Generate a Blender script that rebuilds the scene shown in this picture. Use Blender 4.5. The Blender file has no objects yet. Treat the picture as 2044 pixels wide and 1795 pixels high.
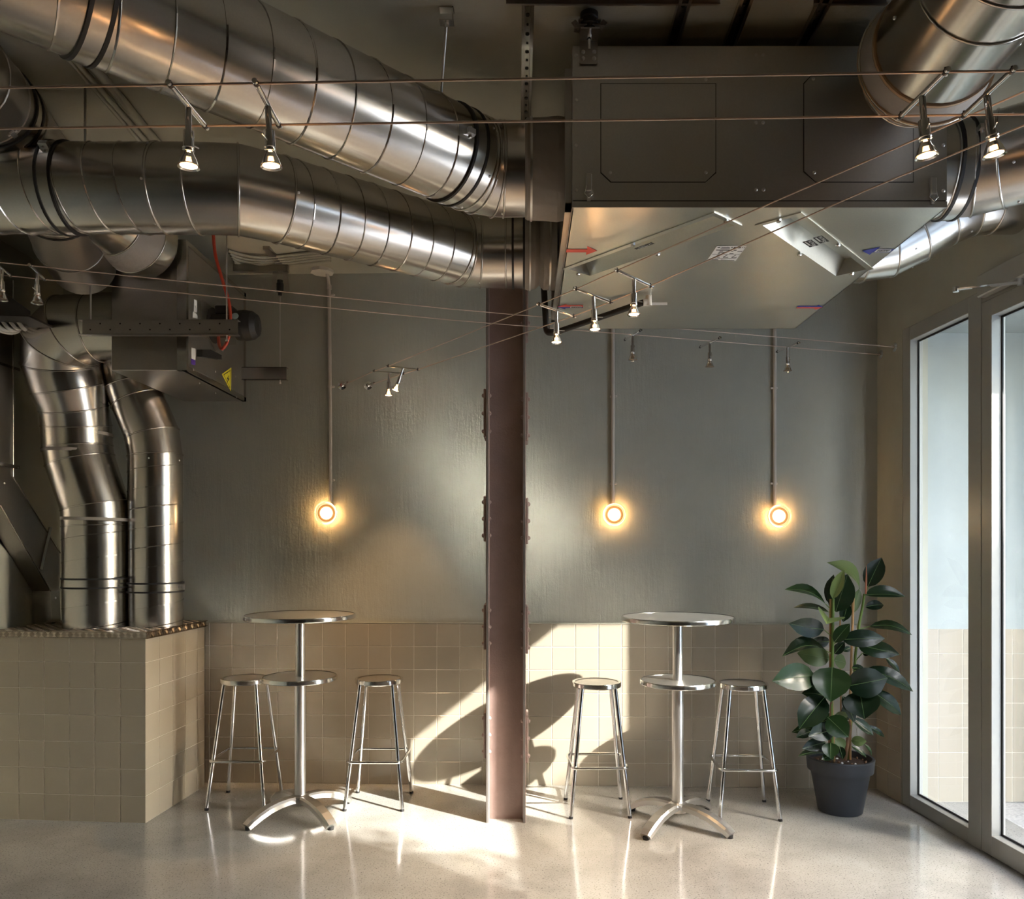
import bpy, bmesh, math, random
from mathutils import Vector, Matrix
random.seed(7)
PI = math.pi
sc = bpy.context.scene
COL = sc.collection

# ------------------------------------------------------------------ camera
FPX, VPX, VPY, H = 1600.0, 1045.0, 1090.0, 1.555
cam = bpy.data.cameras.new('camera'); cam_o = bpy.data.objects.new('camera', cam)
COL.objects.link(cam_o); sc.camera = cam_o
cam.sensor_width = 36.0; cam.lens = FPX/2044*36
cam.shift_x = (1022-VPX)/2044; cam.shift_y = (VPY-897.5)/2044
cam_o.location = (0, 0, H); cam_o.rotation_euler = (PI/2, 0, 0)
cam.clip_start = 0.05

# ------------------------------------------------------------------ world, sun, exposure
SUN_DIR = Vector((-.82, .58, -.62)).normalized()
world = bpy.data.worlds.new('world'); sc.world = world; world.use_nodes = True
nt = world.node_tree; bg = nt.nodes['Background']
sky = nt.nodes.new('ShaderNodeTexSky'); sky.sky_type = 'NISHITA'; sky.sun_disc = False
sky.sun_elevation = math.asin(-SUN_DIR.z); sky.sun_rotation = math.atan2(-SUN_DIR.x, -SUN_DIR.y)
sky.air_density = 1.0; sky.dust_density = 3.0; sky.ozone_density = 1.0
nt.links.new(sky.outputs['Color'], bg.inputs['Color']); bg.inputs['Strength'].default_value = 1.7
sl = bpy.data.lights.new('sun', 'SUN'); so = bpy.data.objects.new('sun', sl); COL.objects.link(so)
sl.energy = 10.5; sl.angle = math.radians(0.6); sl.color = (1, .96, .89)
so.rotation_euler = SUN_DIR.to_track_quat('-Z', 'Y').to_euler(); so.location = (8, -5, 8)
sc.view_settings.view_transform = 'Standard'; sc.view_settings.look = 'None'
sc.view_settings.gamma = 1.0; sc.view_settings.use_curve_mapping = False
sc.view_settings.exposure = 1.22
sc.cycles.blur_glossy = 0.0; sc.cycles.sample_clamp_indirect = 0
WARM = (1.0, .62, .30)

# ------------------------------------------------------------------ pixel helpers (2044x1795 frame)
CAM = Vector((0, 0, H))
def ray(px, py): return Vector(((px-VPX)/FPX, 1.0, (VPY-py)/FPX))
def P(px, py, d): return CAM + ray(px, py)*d
def Pz(px, py, z):
    r = ray(px, py); return CAM + r*((z-H)/r.z)
def Phit(px, py, p0, n):
    r = ray(px, py); return CAM + r*((p0-CAM).dot(n)/r.dot(n))

# ------------------------------------------------------------------ materials
MATS = {}
def new_mat(name):
    m = bpy.data.materials.new(name); m.use_nodes = True
    MATS[name] = m
    return m, m.node_tree, m.node_tree.nodes['Principled BSDF']
def pset(b, col=None, rough=None, metal=None, **kw):
    if col: b.inputs['Base Color'].default_value = (*col, 1)
    if rough is not None: b.inputs['Roughness'].default_value = rough
    if metal is not None: b.inputs['Metallic'].default_value = metal
    for k, v in kw.items(): b.inputs[k].default_value = v
def simple(name, col, rough=.5, metal=0.0, **kw):
    m, n, b = new_mat(name); pset(b, col, rough, metal, **kw); return m
def tex_coord(n, scale=(1,1,1), kind='Object'):
    tc = n.nodes.new('ShaderNodeTexCoord'); mp = n.nodes.new('ShaderNodeMapping')
    mp.inputs['Scale'].default_value = scale
    n.links.new(tc.outputs[kind], mp.inputs['Vector']); return mp.outputs['Vector']
def noise(n, vec, scale, detail=4, rough=.55):
    t = n.nodes.new('ShaderNodeTexNoise'); t.inputs['Scale'].default_value = scale
    t.inputs['Detail'].default_value = detail; t.inputs['Roughness'].default_value = rough
    n.links.new(vec, t.inputs['Vector']); return t.outputs['Fac']
def ramp(n, fac, stops):
    r = n.nodes.new('ShaderNodeValToRGB'); e = r.color_ramp.elements
    while len(e) > 1: e.remove(e[-1])
    for i, (p, c) in enumerate(stops):
        el = e[0] if i == 0 else e.new(p)
        el.position = p; el.color = (*c, 1) if len(c) == 3 else c
    n.links.new(fac, r.inputs['Fac']); return r.outputs['Color']
def g(v): return (v, v, v)
def bump(n, b, h, strength, dist=.01):
    bp = n.nodes.new('ShaderNodeBump'); bp.inputs['Strength'].default_value = strength
    bp.inputs['Distance'].default_value = dist
    n.links.new(h, bp.inputs['Height']); n.links.new(bp.outputs['Normal'], b.inputs['Normal'])
def mixv(n, a, bv, fac, mode='MULTIPLY'):
    m = n.nodes.new('ShaderNodeMix'); m.data_type = 'RGBA'; m.blend_type = mode
    m.inputs['Factor'].default_value = fac
    n.links.new(a, m.inputs['A']); n.links.new(bv, m.inputs['B']); return m.outputs['Result']

def galvanised(name, base, r0, r1):
    m, n, b = new_mat(name); pset(b, base, r0, 1.0)
    v = tex_coord(n)
    f = noise(n, v, 150, 1, .5); f2 = noise(n, v, 3, 2, .5)
    c = ramp(n, f, [(.3, tuple(x*.97 for x in base)), (.7, tuple(min(1, x*1.02) for x in base))])
    n.links.new(c, b.inputs['Base Color'])
    mr = n.nodes.new('ShaderNodeMapRange'); mr.inputs['From Min'].default_value = .3; mr.inputs['From Max'].default_value = .7
    mr.inputs['To Min'].default_value = r0; mr.inputs['To Max'].default_value = r1
    n.links.new(f2, mr.inputs['Value']); n.links.new(mr.outputs['Result'], b.inputs['Roughness'])
    return m
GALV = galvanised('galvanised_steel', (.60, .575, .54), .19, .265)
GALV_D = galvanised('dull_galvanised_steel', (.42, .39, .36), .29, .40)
AHU_MAT = galvanised('brushed_unit_steel', (.52, .50, .47), .30, .42)
AHU_BOT = galvanised('satin_zinc_sheet', (.60, .60, .55), .30, .42)
CHROME = simple('chrome', (.80, .80, .80), .07, 1.0)
ALU = simple('cast_aluminium', (.62, .61, .59), .34, 1.0)
BRUSH, bn, bb = new_mat('brushed_aluminium'); pset(bb, (.70, .69, .67), .29, 1.0)
bump(bn, bb, noise(bn, tex_coord(bn, (6, 6, 240)), 4, 3), .08, .002)
TOPM, bn, bb = new_mat('swirled_steel'); pset(bb, (.68, .66, .63), .31, 1.0)
vo = bn.nodes.new('ShaderNodeTexVoronoi'); vo.inputs['Scale'].default_value = 26; vo.inputs['Randomness'].default_value = .15
bn.links.new(tex_coord(bn), vo.inputs['Vector'])
bump(bn, bb, vo.outputs['Distance'], .05, .004)
RIM = simple('polished_rim', (.76, .75, .73), .16, 1.0)
BLACK = simple('black_rubber', (.012, .011, .011), .55)
DARKMET = simple('dark_painted_metal', (.035, .03, .028), .4, .3)
CANVAS, bn, bb = new_mat('grey_canvas'); pset(bb, (.30, .27, .245), .6)
bump(bn, bb, noise(bn, tex_coord(bn), 14, 3), .35, .02)
WHITEP = simple('white_plastic', (.62, .59, .53), .45)
BRASS = simple('tan_tape', (.36, .23, .13), .5)
WIREM = simple('copper_braid', (.58, .45, .37), .42, .25)
RED = simple('red_cable', (.48, .045, .015), .45)
RED_A = simple('red_print', (.62, .07, .045), .5)
BLUE_A = simple('blue_print', (.03, .04, .26), .5)
PRINT_K = simple('black_print', (.02, .02, .02), .5)
PRINT_W = simple('white_print', (.72, .72, .70), .5)
YELLOW = simple('yellow_print', (.72, .62, .03), .5)
PURPLE = simple('purple_print', (.10, .04, .28), .5)

def plaster(name, base, bs):
    m, n, b = new_mat(name); pset(b, base, .62)
    v = tex_coord(n, (1, 1, .12)); f = noise(n, v, 17, 7, .68)
    v2 = tex_coord(n); f2 = noise(n, v2, 2.2, 5, .6); f3 = noise(n, v2, 38, 5, .7)
    c = ramp(n, f2, [(.25, tuple(x*.90 for x in base)), (.75, tuple(x*1.07 for x in base))])
    n.links.new(c, b.inputs['Base Color'])
    ad = n.nodes.new('ShaderNodeMath'); ad.operation = 'MULTIPLY_ADD'; ad.inputs[1].default_value = .35
    n.links.new(f3, ad.inputs[0]); n.links.new(f, ad.inputs[2])
    rp = ramp(n, ad.outputs[0], [(.42, g(0)), (.62, g(.35)), (.80, g(1))])
    bump(n, b, rp, bs, .012)
    return m
PLASTER = plaster('sage_plaster', (.375, .375, .325), .22)
PLASTER_S = plaster('smooth_sage_paint', (.36, .35, .285), .10)
PORCHP = plaster('pale_sage_paint', (.31, .335, .32), .06)
def tile_mat(name, base):
    m, n, b = new_mat(name); pset(b, base, .16)
    oi = n.nodes.new('ShaderNodeObjectInfo')
    c = ramp(n, oi.outputs['Random'], [(0, tuple(x*.97 for x in base)), (1, tuple(x*1.03 for x in base))])
    n.links.new(c, b.inputs['Base Color'])
    f = noise(n, tex_coord(n), 9, 3); bump(n, b, f, .05, .01)
    return m
TILE = tile_mat('glazed_beige_tile', (.345, .30, .235))
GROUT = simple('pale_grout', (.53, .47, .38), .8)
FLOOR, n, b = new_mat('polished_concrete'); pset(b, (.40, .37, .32), .14)
v = tex_coord(n)
f1 = noise(n, v, 1.6, 7, .62); f2 = noise(n, v, 125, 2, .5); f3 = noise(n, v, 70, 3, .6)
c1 = ramp(n, f1, [(.28, (.24, .228, .207)), (.5, (.335, .32, .293)), (.75, (.42, .405, .375))])
c2 = ramp(n, f2, [(.32, g(.25)), (.40, g(1)), (.64, g(1)), (.70, g(1.25))]); c3 = ramp(n, f3, [(.27, g(.62)), (.36, g(1)), (.70, g(1)), (.78, g(1.0))])
cc = mixv(n, mixv(n, c1, c2, .8), c3, .5)
n.links.new(cc, b.inputs['Base Color'])
b.inputs['Coat Weight'].default_value = .35; b.inputs['Coat Roughness'].default_value = .06
rr = ramp(n, f1, [(.3, g(.10)), (.7, g(.20))]); n.links.new(rr, b.inputs['Roughness'])
bump(n, b, f1, .03, .01)
PAVE, n, b = new_mat('pale_terrazzo'); pset(b, (.5, .48, .45), .5)
cp = ramp(n, noise(n, tex_coord(n), 60, 4), [(.35, (.38, .36, .34)), (.6, (.56, .54, .5))]); n.links.new(cp, b.inputs['Base Color'])
COLM, n, b = new_mat('primer_brown_paint'); pset(b, (.27, .19, .165), .42)
f = noise(n, tex_coord(n), 7, 6, .65); f2 = noise(n, tex_coord(n), 90, 3)
cp = ramp(n, f, [(.3, (.25, .175, .152)), (.7, (.31, .22, .195))]); n.links.new(cp, b.inputs['Base Color'])
bump(n, b, f2, .35, .004)
EDGE = simple('worn_steel_edge', (.26, .24, .225), .38, .6)
FRAME = simple('grey_aluminium_frame', (.36, .355, .325), .36, .35)
CONDUIT = simple('painted_conduit', (.52, .48, .43), .45)
CHEQ = simple('chequer_plate_steel', (.46, .40, .34), .22, 1.0)
LEAF, n, b = new_mat('dark_glossy_leaf'); pset(b, (.02, .05, .018), .22)
oi = n.nodes.new('ShaderNodeObjectInfo')
cp = ramp(n, oi.outputs['Random'], [(0, (.006, .017, .008)), (.6, (.010, .027, .010)), (1, (.020, .050, .014))])
n.links.new(cp, b.inputs['Base Color'])
w = n.nodes.new('ShaderNodeTexWave'); w.inputs['Scale'].default_value = 22; w.inputs['Distortion'].default_value = .6
w.bands_direction = 'X'; n.links.new(tex_coord(n, (1, 1, 1), 'UV'), w.inputs['Vector']); bump(n, b, w.outputs['Fac'], .10, .003)
LEAFU = simple('leaf_underside', (.10, .145, .045), .45)
LEAFY = simple('young_leaf', (.22, .30, .10), .35)
MIDRIB = simple('leaf_midrib', (.14, .22, .07), .4)
STEMG = simple('green_stem', (.13, .20, .035), .45)
STEMB = simple('brown_stem', (.17, .085, .04), .6)
CANE = simple('bamboo_cane', (.42, .24, .10), .5)
POTM = simple('anthracite_plastic', (.030, .034, .042), .5)
SOIL, n, b = new_mat('potting_soil'); pset(b, (.05, .03, .02), .9)
bump(n, b, noise(n, tex_coord(n), 90, 4), 1.0, .01)
BUD = simple('red_bud_sheath', (.35, .11, .06), .4)
BLOCKER = plaster('blocker_render', (.46, .43, .38), .2)

def emis(name, col, s):
    m, n, b = new_mat(name); pset(b, (.8, .8, .8), .4)
    b.inputs['Emission Color'].default_value = (*col, 1); b.inputs['Emission Strength'].default_value = s
    return m
LED = emis('lamp_face_lit', (1.0, .78, .50), 9)
BULB = emis('wall_bulb_lit', (1.0, .82, .55), 6)
def clear(name, ior_rough, tint, t0):
    m, n, b = new_mat(name); n.nodes.remove(b)
    out = n.nodes['Material Output']; tr = n.nodes.new('ShaderNodeBsdfTransparent'); gl = n.nodes.new('ShaderNodeBsdfGlossy')
    tr.inputs['Color'].default_value = (*tint, 1); gl.inputs['Roughness'].default_value = ior_rough
    mx = n.nodes.new('ShaderNodeMixShader'); fr = n.nodes.new('ShaderNodeFresnel'); fr.inputs['IOR'].default_value = 1.45
    ma = n.nodes.new('ShaderNodeMath'); ma.operation = 'ADD'; ma.inputs[1].default_value = t0
    n.links.new(fr.outputs[0], ma.inputs[0]); n.links.new(ma.outputs[0], mx.inputs[0])
    n.links.new(tr.outputs[0], mx.inputs[1]); n.links.new(gl.outputs[0], mx.inputs[2]); n.links.new(mx.outputs[0], out.inputs['Surface'])
    return m
GLASS = clear('window_glass', .0, (.93, .96, .95), 0.0)
LAMPGLASS = clear('clear_lamp_glass', .05, (1, .95, .86), .10)
FROST = clear('lamp_rim_glass', .2, (1, .88, .70), .30)
CUP = clear('faceted_reflector_glass', .12, (.85, .62, .42), .35)

# ------------------------------------------------------------------ mesh builder
def V3(p): return p if isinstance(p, Vector) else Vector(p)
def frame(a, hint=None):
    a = a.normalized(); h = hint or (Vector((0, 0, 1)) if abs(a.z) < .9 else Vector((1, 0, 0)))
    u = h.cross(a)
    if u.length < 1e-5: u = Vector((1, 0, 0)).cross(a)
    u.normalize(); return u, a.cross(u)
class MB:
    def __init__(s): s.v = []; s.f = []; s.sm = []; s.mi = []
    def add(s, vs, fs, smooth=False, mi=0):
        o = len(s.v); s.v += [V3(p) for p in vs]
        for f in fs: s.f.append([o+i for i in f]); s.sm.append(smooth); s.mi.append(mi)
    def box(s, lo, hi, bev=0, mi=0):
        (x0, y0, z0), (x1, y1, z1) = lo, hi
        if bev <= 0:
            vs = [(x0,y0,z0),(x1,y0,z0),(x1,y1,z0),(x0,y1,z0),(x0,y0,z1),(x1,y0,z1),(x1,y1,z1),(x0,y1,z1)]
            s.add(vs, [(3,2,1,0),(4,5,6,7),(0,1,5,4),(1,2,6,5),(2,3,7,6),(3,0,4,7)], False, mi)
        else:
            bm = bmesh.new(); bmesh.ops.create_cube(bm, size=1)
            for q in bm.verts: q.co = Vector(((x0+x1)/2+q.co.x*(x1-x0), (y0+y1)/2+q.co.y*(y1-y0), (z0+z1)/2+q.co.z*(z1-z0)))
            bmesh.ops.bevel(bm, geom=bm.edges[:], offset=bev, segments=1, affect='EDGES', profile=.5)
            bm.verts.index_update(); s.add([q.co.copy() for q in bm.verts], [[q.index for q in f.verts] for f in bm.faces], False, mi); bm.free()
        return s
    def obox(s, c, ax, ay, az, mi=0):
        c = V3(c); ax, ay, az = V3(ax), V3(ay), V3(az)
        vs = [c+ax*i+ay*j+az*k for k in (-1, 1) for j in (-1, 1) for i in (-1, 1)]
        s.add(vs, [(0,2,3,1),(4,5,7,6),(0,1,5,4),(1,3,7,5),(3,2,6,7),(2,0,4,6)], False, mi); return s
    def cyl(s, p0, p1, r0, r1=None, seg=20, caps=True, mi=0):
        p0, p1 = V3(p0), V3(p1); r1 = r0 if r1 is None else r1
        u, w = frame(p1-p0); vs = []
        for p, r in ((p0, r0), (p1, r1)):
            vs += [p+(u*math.cos(2*PI*i/seg)+w*math.sin(2*PI*i/seg))*r for i in range(seg)]
        s.add(vs, [(i, (i+1) % seg, seg+(i+1) % seg, seg+i) for i in range(seg)], True, mi)
        if caps:
            s.add(vs[:seg], [list(range(seg))[::-1]], False, mi); s.add(vs[seg:], [list(range(seg))], False, mi)
        return s
    def lathe(s, o, ax, prof, seg=32, mi=0, smooth=True):      # prof: (radius, height) ; each band its own ring: crisp edges
        o, ax = V3(o), V3(ax).normalized(); u, w = frame(ax)
        def ring(r, h): return [o+ax*h+(u*math.cos(2*PI*i/seg)+w*math.sin(2*PI*i/seg))*r for i in range(seg)]
        for (r0, h0), (r1, h1) in zip(prof[:-1], prof[1:]):
            if r0 < 1e-6: s.add([o+ax*h0]+ring(r1, h1), [(0, 1+i, 1+(i+1) % seg) for i in range(seg)], False, mi)
            elif r1 < 1e-6: s.add([o+ax*h1]+ring(r0, h0), [(0, 1+(i+1) % seg, 1+i) for i in range(seg)], False, mi)
            else: s.add(ring(r0, h0)+ring(r1, h1), [(i, (i+1) % seg, seg+(i+1) % seg, seg+i) for i in range(seg)], smooth, mi)
        return s
    def sphere(s, c, r, seg=12, rings=8, mi=0):
        c = V3(c); vs = [c+Vector((0, 0, r))]
        for j in range(1, rings):
            t = PI*j/rings
            vs += [c+Vector((r*math.sin(t)*math.cos(2*PI*i/seg), r*math.sin(t)*math.sin(2*PI*i/seg), r*math.cos(t))) for i in range(seg)]
        vs.append(c-Vector((0, 0, r))); fs = [(0, 1+i, 1+(i+1) % seg) for i in range(seg)]
        for j in range(rings-2):
            a, b2 = 1+j*seg, 1+(j+1)*seg
            fs += [(a+i, b2+i, b2+(i+1) % seg, a+(i+1) % seg) for i in range(seg)]
        a = 1+(rings-2)*seg; e = len(vs)-1; fs += [(e, a+(i+1) % seg, a+i) for i in range(seg)]
        s.add(vs, fs, True, mi); return s
    def sweep(s, prof, path, hint=None, closed=False, smooth=True, caps=True, scale=None, mi=0):
        path = [V3(p) for p in path]; n = len(path); m = len(prof); vs = []; pu = None
        for i, p in enumerate(path):
            if closed: t = path[(i+1) % n]-path[i-1]
            else: t = path[min(i+1, n-1)]-path[max(i-1, 0)]
            t.normalize()
            if hint is not None: u, w = frame(t, V3(hint))
            elif pu is None: u, w = frame(t)
            else:
                u = pu-t*pu.dot(t); u.normalize(); w = t.cross(u)
            pu = u; k = scale[i] if scale else 1.0
            vs += [p+u*(a*k)+w*(b2*k) for a, b2 in prof]
        fs = []
        for i in range(n if closed else n-1):
            a, b2 = i*m, ((i+1) % n)*m
            fs += [(a+j, a+(j+1) % m, b2+(j+1) % m, b2+j) for j in range(m)]
        s.add(vs, fs, smooth, mi)
        if caps and not closed:
            s.add(vs[:m], [list(range(m))[::-1]], False, mi); s.add(vs[-m:], [list(range(m))], False, mi)
        return s
    def tube(s, path, r, seg=8, closed=False, mi=0, scale=None):
        return s.sweep([(r*math.cos(2*PI*i/seg), r*math.sin(2*PI*i/seg)) for i in range(seg)], path, None, closed, True, True, scale, mi)
    def poly(s, pts, thick, nrm, mi=0):                     # flat plate: outline extruded along nrm
        pts = [V3(p) for p in pts]; t = V3(nrm).normalized()*thick; n = len(pts)
        s.add(pts+[p+t for p in pts], [list(range(n))[::-1], list(range(n, 2*n))]+[(i, (i+1) % n, n+(i+1) % n, n+i) for i in range(n)], False, mi)
        return s
    def mesh(s, name, mats, fix=True):
        me = bpy.data.meshes.new(name); me.from_pydata([tuple(p) for p in s.v], [], s.f)
        for m in (mats if isinstance(mats, (list, tuple)) else [mats]): me.materials.append(m)
        for p, sm, mi in zip(me.polygons, s.sm, s.mi): p.use_smooth = sm; p.material_index = mi
        if fix:
            bm = bmesh.new(); bm.from_mesh(me); bmesh.ops.recalc_face_normals(bm, faces=bm.faces[:]); bm.to_mesh(me); bm.free()
        me.update(); return me
    def build(s, name, mats, parent=None, world=True, fix=True):
        """vertices are in world space; shifted into the parent's frame when the parent is a plain translated Empty"""
        if parent is not None and world:
            off = parent.matrix_world_loc if hasattr(parent, 'matrix_world_loc') else origin_of(parent)
            s.v = [p-off for p in s.v]
        o = bpy.data.objects.new(name, s.mesh(name, mats, fix)); COL.objects.link(o)
        if parent is not None: o.parent = parent
        return o
def origin_of(o):
    p = Vector((0, 0, 0))
    while o is not None: p += o.location; o = o.parent
    return p
def tag(o, label, cat, group=None):
    o['label'] = label; o['category'] = cat
    if group: o['group'] = group
    return o
def thing(name, label, cat, loc, group=None, rz=0):
    o = bpy.data.objects.new(name, None); COL.objects.link(o); o.location = V3(loc); o.rotation_euler = (0, 0, rz)
    o.empty_display_size = .05; return tag(o, label, cat, group)
def struct(o, label=None):
    o['kind'] = 'structure'
    if label: o['label'] = label
    return o
def dup(root, loc, label=None, rz=None):
    def rec(o, par):
        c = o.copy(); COL.objects.link(c)
        if par is not None: c.parent = par
        for ch in list(o.children): rec(ch, c)
        return c
    r = rec(root, None); r.location = V3(loc)
    if label: r['label'] = label
    if rz is not None: r.rotation_euler = (0, 0, rz)
    return r
def inst(name, me, parent, loc=(0, 0, 0), rot=(0, 0, 0)):
    o = bpy.data.objects.new(name, me); COL.objects.link(o); o.parent = parent
    o.location = V3(loc); o.rotation_euler = rot; return o
def text_mesh(txt, size, mat, spacing=1.0):
    cu = bpy.data.curves.new('lettering', 'FONT'); cu.body = txt; cu.size = size; cu.align_x = 'CENTER'; cu.align_y = 'CENTER'
    cu.resolution_u = 2; cu.space_character = spacing; cu.offset = size*.012
    o = bpy.data.objects.new('lettering', cu); COL.objects.link(o)
    dg = bpy.context.evaluated_depsgraph_get(); me = bpy.data.meshes.new_from_object(o.evaluated_get(dg))
    bpy.data.objects.remove(o); me.materials.clear(); me.materials.append(mat); return me
def lettering(parent, txt, size, mat, c, xdir, ydir, name='lettering', spacing=1.0):
    x = V3(xdir).normalized(); y = V3(ydir); y = (y-x*y.dot(x)).normalized(); z = x.cross(y)
    me = text_mesh(txt, size, mat, spacing)
    off = origin_of(parent); c = V3(c)-off
    me.transform(Matrix(((x.x, y.x, z.x, c.x), (x.y, y.y, z.y, c.y), (x.z, y.z, z.z, c.z), (0, 0, 0, 1))))
    o = bpy.data.objects.new(name, me); COL.objects.link(o); o.parent = parent; return o

# ------------------------------------------------------------------ room shell
ZC = 3.34
BW0 = Vector((0, 5.215, 0)); BW_A = math.radians(-1.80)
BWX = Vector((math.cos(BW_A), math.sin(BW_A), 0)); BWN = Vector((math.sin(BW_A), -math.cos(BW_A), 0))   # along wall, into the room
def PW(px, py, off=0.0): return Phit(px, py, BW0+BWN*off, BWN)
def wall_u(p): return (p-BW0).dot(BWX)
RW0 = Vector((2.27, 5.144, 0)); RWX = Vector((.065, -1, 0)).normalized(); RWN = Vector((-1, -.065, 0)).normalized()
RW_A = math.atan2(RWX.y, RWX.x)
def PR(px, py, off=0.0): return Phit(px, py, RW0+RWN*off, RWN)

m = MB(); m.box((-3.35, -3.2, -.12), (2.75, 5.5, 0)); fl = struct(m.build('floor', FLOOR), 'speckled polished concrete floor')
m = MB(); m.box((-3.35, -3.2, ZC), (2.75, 5.5, ZC+.15)); struct(m.build('ceiling', PLASTER_S), 'sage painted ceiling')
m = MB(); m.box((-3.25, -3.2, 0), (-3.05, 5.5, ZC)); struct(m.build('wall_left', PLASTER_S), 'sage painted side wall')
m = MB(); m.box((-3.35, -3.2, 0), (2.75, -3.0, ZC)); struct(m.build('wall_front', simple('bounce_cut_brown', (.07, .045, .03), .6)), 'dark brown wall behind the viewer, toned to cut bounced light')  # unseen wall, its dark colour made up to reduce bounced light
m = MB(); m.box((-3.4, 0, 0), (2.6, .2, ZC)); wb = struct(m.build('wall_back', PLASTER), 'rough trowelled sage plaster wall with tiled dado')
wb.location = BW0; wb.rotation_euler = (0, 0, BW_A)

def tile_mesh(w, h, t=.0085):
    m = MB(); m.box((-w/2, -t, -h/2), (w/2, 0, h/2), .0016); return m.mesh('tile', TILE)
TP = .15; TM = tile_mesh(TP-.0040, TP-.0040)
TCACHE = {}
def tiles(parent, u0, u1, phase, z0, rows, off=-.003):
    """tiles in the parent's local frame, face towards -y"""
    k = math.floor((u0-phase)/TP)
    while phase+k*TP < u1-.004:
        a = max(u0, phase+k*TP); b2 = min(u1, phase+(k+1)*TP); w = b2-a; k += 1
        if w < .012: continue
        key = round(w, 3)
        me = TM if abs(w-TP) < .002 else TCACHE.setdefault(key, tile_mesh(w-.0032, TP-.0040))
        for r in range(rows): inst('tile', me, parent, ((a+b2)/2, off, z0+(r+.5)*TP))
ph = wall_u(PW(736, 1400)) % TP
UL, UR = wall_u(PW(416, 1400))-.02, (RW0-BW0).dot(BWX)-.008
DADO = 1.05
m = MB(); m.box((UL, -.0092, 0), (UR+.02, 0, DADO-.001)); m.build('grout_bed', GROUT, wb, world=False)
tiles(wb, UL, UR, ph, 0, 7, -.003)
m = MB(); m.box((UL, -.0125, DADO), (UR+.01, 0, DADO+.006)); m.build('dado_trim', PLASTER_S, wb, world=False)

# right wall, in its own frame: x along the wall towards the camera, y outwards
WU0, WU1, WU2, DU2, SU2 = .300, 1.055, 1.062, 2.34, 3.45      # window, mullion end, door, added high window
HEAD = 2.86
m = MB(); m.box((-.02, 0, 0), (WU0, .16, ZC)); m.box((WU0, 0, HEAD), (7.7, .16, ZC)); m.box((SU2, 0, 0), (8.4, .16, HEAD)); m.box((DU2+.004, 0, 0), (SU2, .16, 1.80)); m.box((7.7, 0, HEAD), (8.4, .16, ZC))
wr = struct(m.build('wall_right', PLASTER_S), 'sage painted wall around the glazed entrance')
wr.location = RW0; wr.rotation_euler = (0, 0, RW_A)
m = MB(); m.box((0, -.0092, 0), (WU0, 0, DADO-.001)); m.build('grout_bed', GROUT, wr, world=False)
for k in range(2):
    for r in range(7): inst('tile', TM, wr, (WU0-.15*(k+.5), -.003, (r+.5)*TP))
m = MB(); m.box((WU0-.012, -.006, 0), (WU0+.012, .02, HEAD+.01)); m.box((WU0-.012, -.006, HEAD-.004), (SU2, .02, HEAD+.012))
m.build('opening_bead', PLASTER_S, wr, world=False)
FY0, FY1, GY = -.004, .075, .055
def glazed(name, u0, u1, z0, z1, sl, sr, sb, st, label, y0=FY0, y1=FY1):
    o = bpy.data.objects.new(name, None); COL.objects.link(o); o.location = RW0; o.rotation_euler = (0, 0, RW_A); struct(o, label)
    for nm, lo, hi in (('stile', (u0, y0, z0), (u0+sl, y1, z1)), ('stile', (u1-sr, y0, z0), (u1, y1, z1)),
                       ('rail', (u0+sl, y0, z0), (u1-sr, y1, z0+sb)), ('rail', (u0+sl, y0, z1-st), (u1-sr, y1, z1))):
        m = MB(); m.box(lo, hi, .002); m.build(nm, FRAME, o, world=False)
    m = MB(); a, b2, c, d = u0+sl, u1-sr, z0+sb, z1-st; k = .010
    for lo, hi in (((a, GY-.012, c), (a+k, GY-.006, d)), ((b2-k, GY-.012, c), (b2, GY-.006, d)), ((a, GY-.012, c), (b2, GY-.006, c+k)), ((a, GY-.012, d-k), (b2, GY-.006, d))): m.box(lo, hi)
    m.build('gasket', BLACK, o, world=False)
    m = MB(); m.add([(a, GY, c), (b2, GY, c), (b2, GY, d), (a, GY, d)], [(0, 1, 2, 3)]); m.build('pane', GLASS, o, world=False, fix=False)
    return o
glazed('window_1', WU0+.004, WU1, 0.0, HEAD-.004, .088, .106, .078, .082, 'tall fixed glazed side light with grey aluminium frame')
dr = glazed('door_1', WU2+.004, DU2, .006, HEAD-.07, .078, .078, .10, .085, 'glazed grey aluminium entrance door', FY0-.004, FY1-.01)
glazed('window_added', DU2+.006, SU2, 1.802, HEAD-.004, .08, .08, .078, .082, 'unseen high window added to let in the sun')  # unseen opening added so the sun patch reaches the floor
m = MB(); m.box((WU2, FY0, HEAD-.068), (DU2+.004, FY1, HEAD-.002), .002); m.build('transom_rail', FRAME, dr, world=False)
# door closer
cA = PR(1905, 578); cl = thing('door_closer', 'grey door closer with a slim folded arm above the entrance door', 'door closer', RW0, None, RW_A)
m = MB(); m.box((1.10, -.058, HEAD-.055), (1.46, -.009, HEAD+.055), .006); m.build('closer_body', FRAME, cl, world=False)
def to_rw(p):
    q = p-RW0; return Vector((q.dot(RWX), -q.dot(RWN), p.z))
a0 = Vector((1.40, -.04, HEAD-.075)); a1 = to_rw(P(1908, 578, 3.96)); am = a0.lerp(a1, .42)+Vector((0, -.01, 0))
m = MB(); m.sweep([(-.012, -.004), (.012, -.004), (.012, .004), (-.012, .004)], [a0, am], (0, 0, 1), smooth=False); m.cyl(a0-Vector((0,0,.012)), a0+Vector((0,0,.03)), .013); m.build('main_arm', ALU, cl, world=False)
m = MB(); m.sweep([(-.008, -.004), (.008, -.004), (.008, .004), (-.008, .004)], [am, a1], (0, 0, 1), smooth=False); m.cyl(a1-Vector((0,0,.012)), a1+Vector((0,0,.012)), .014); m.build('fore_arm', CHROME, cl, world=False)

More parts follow.
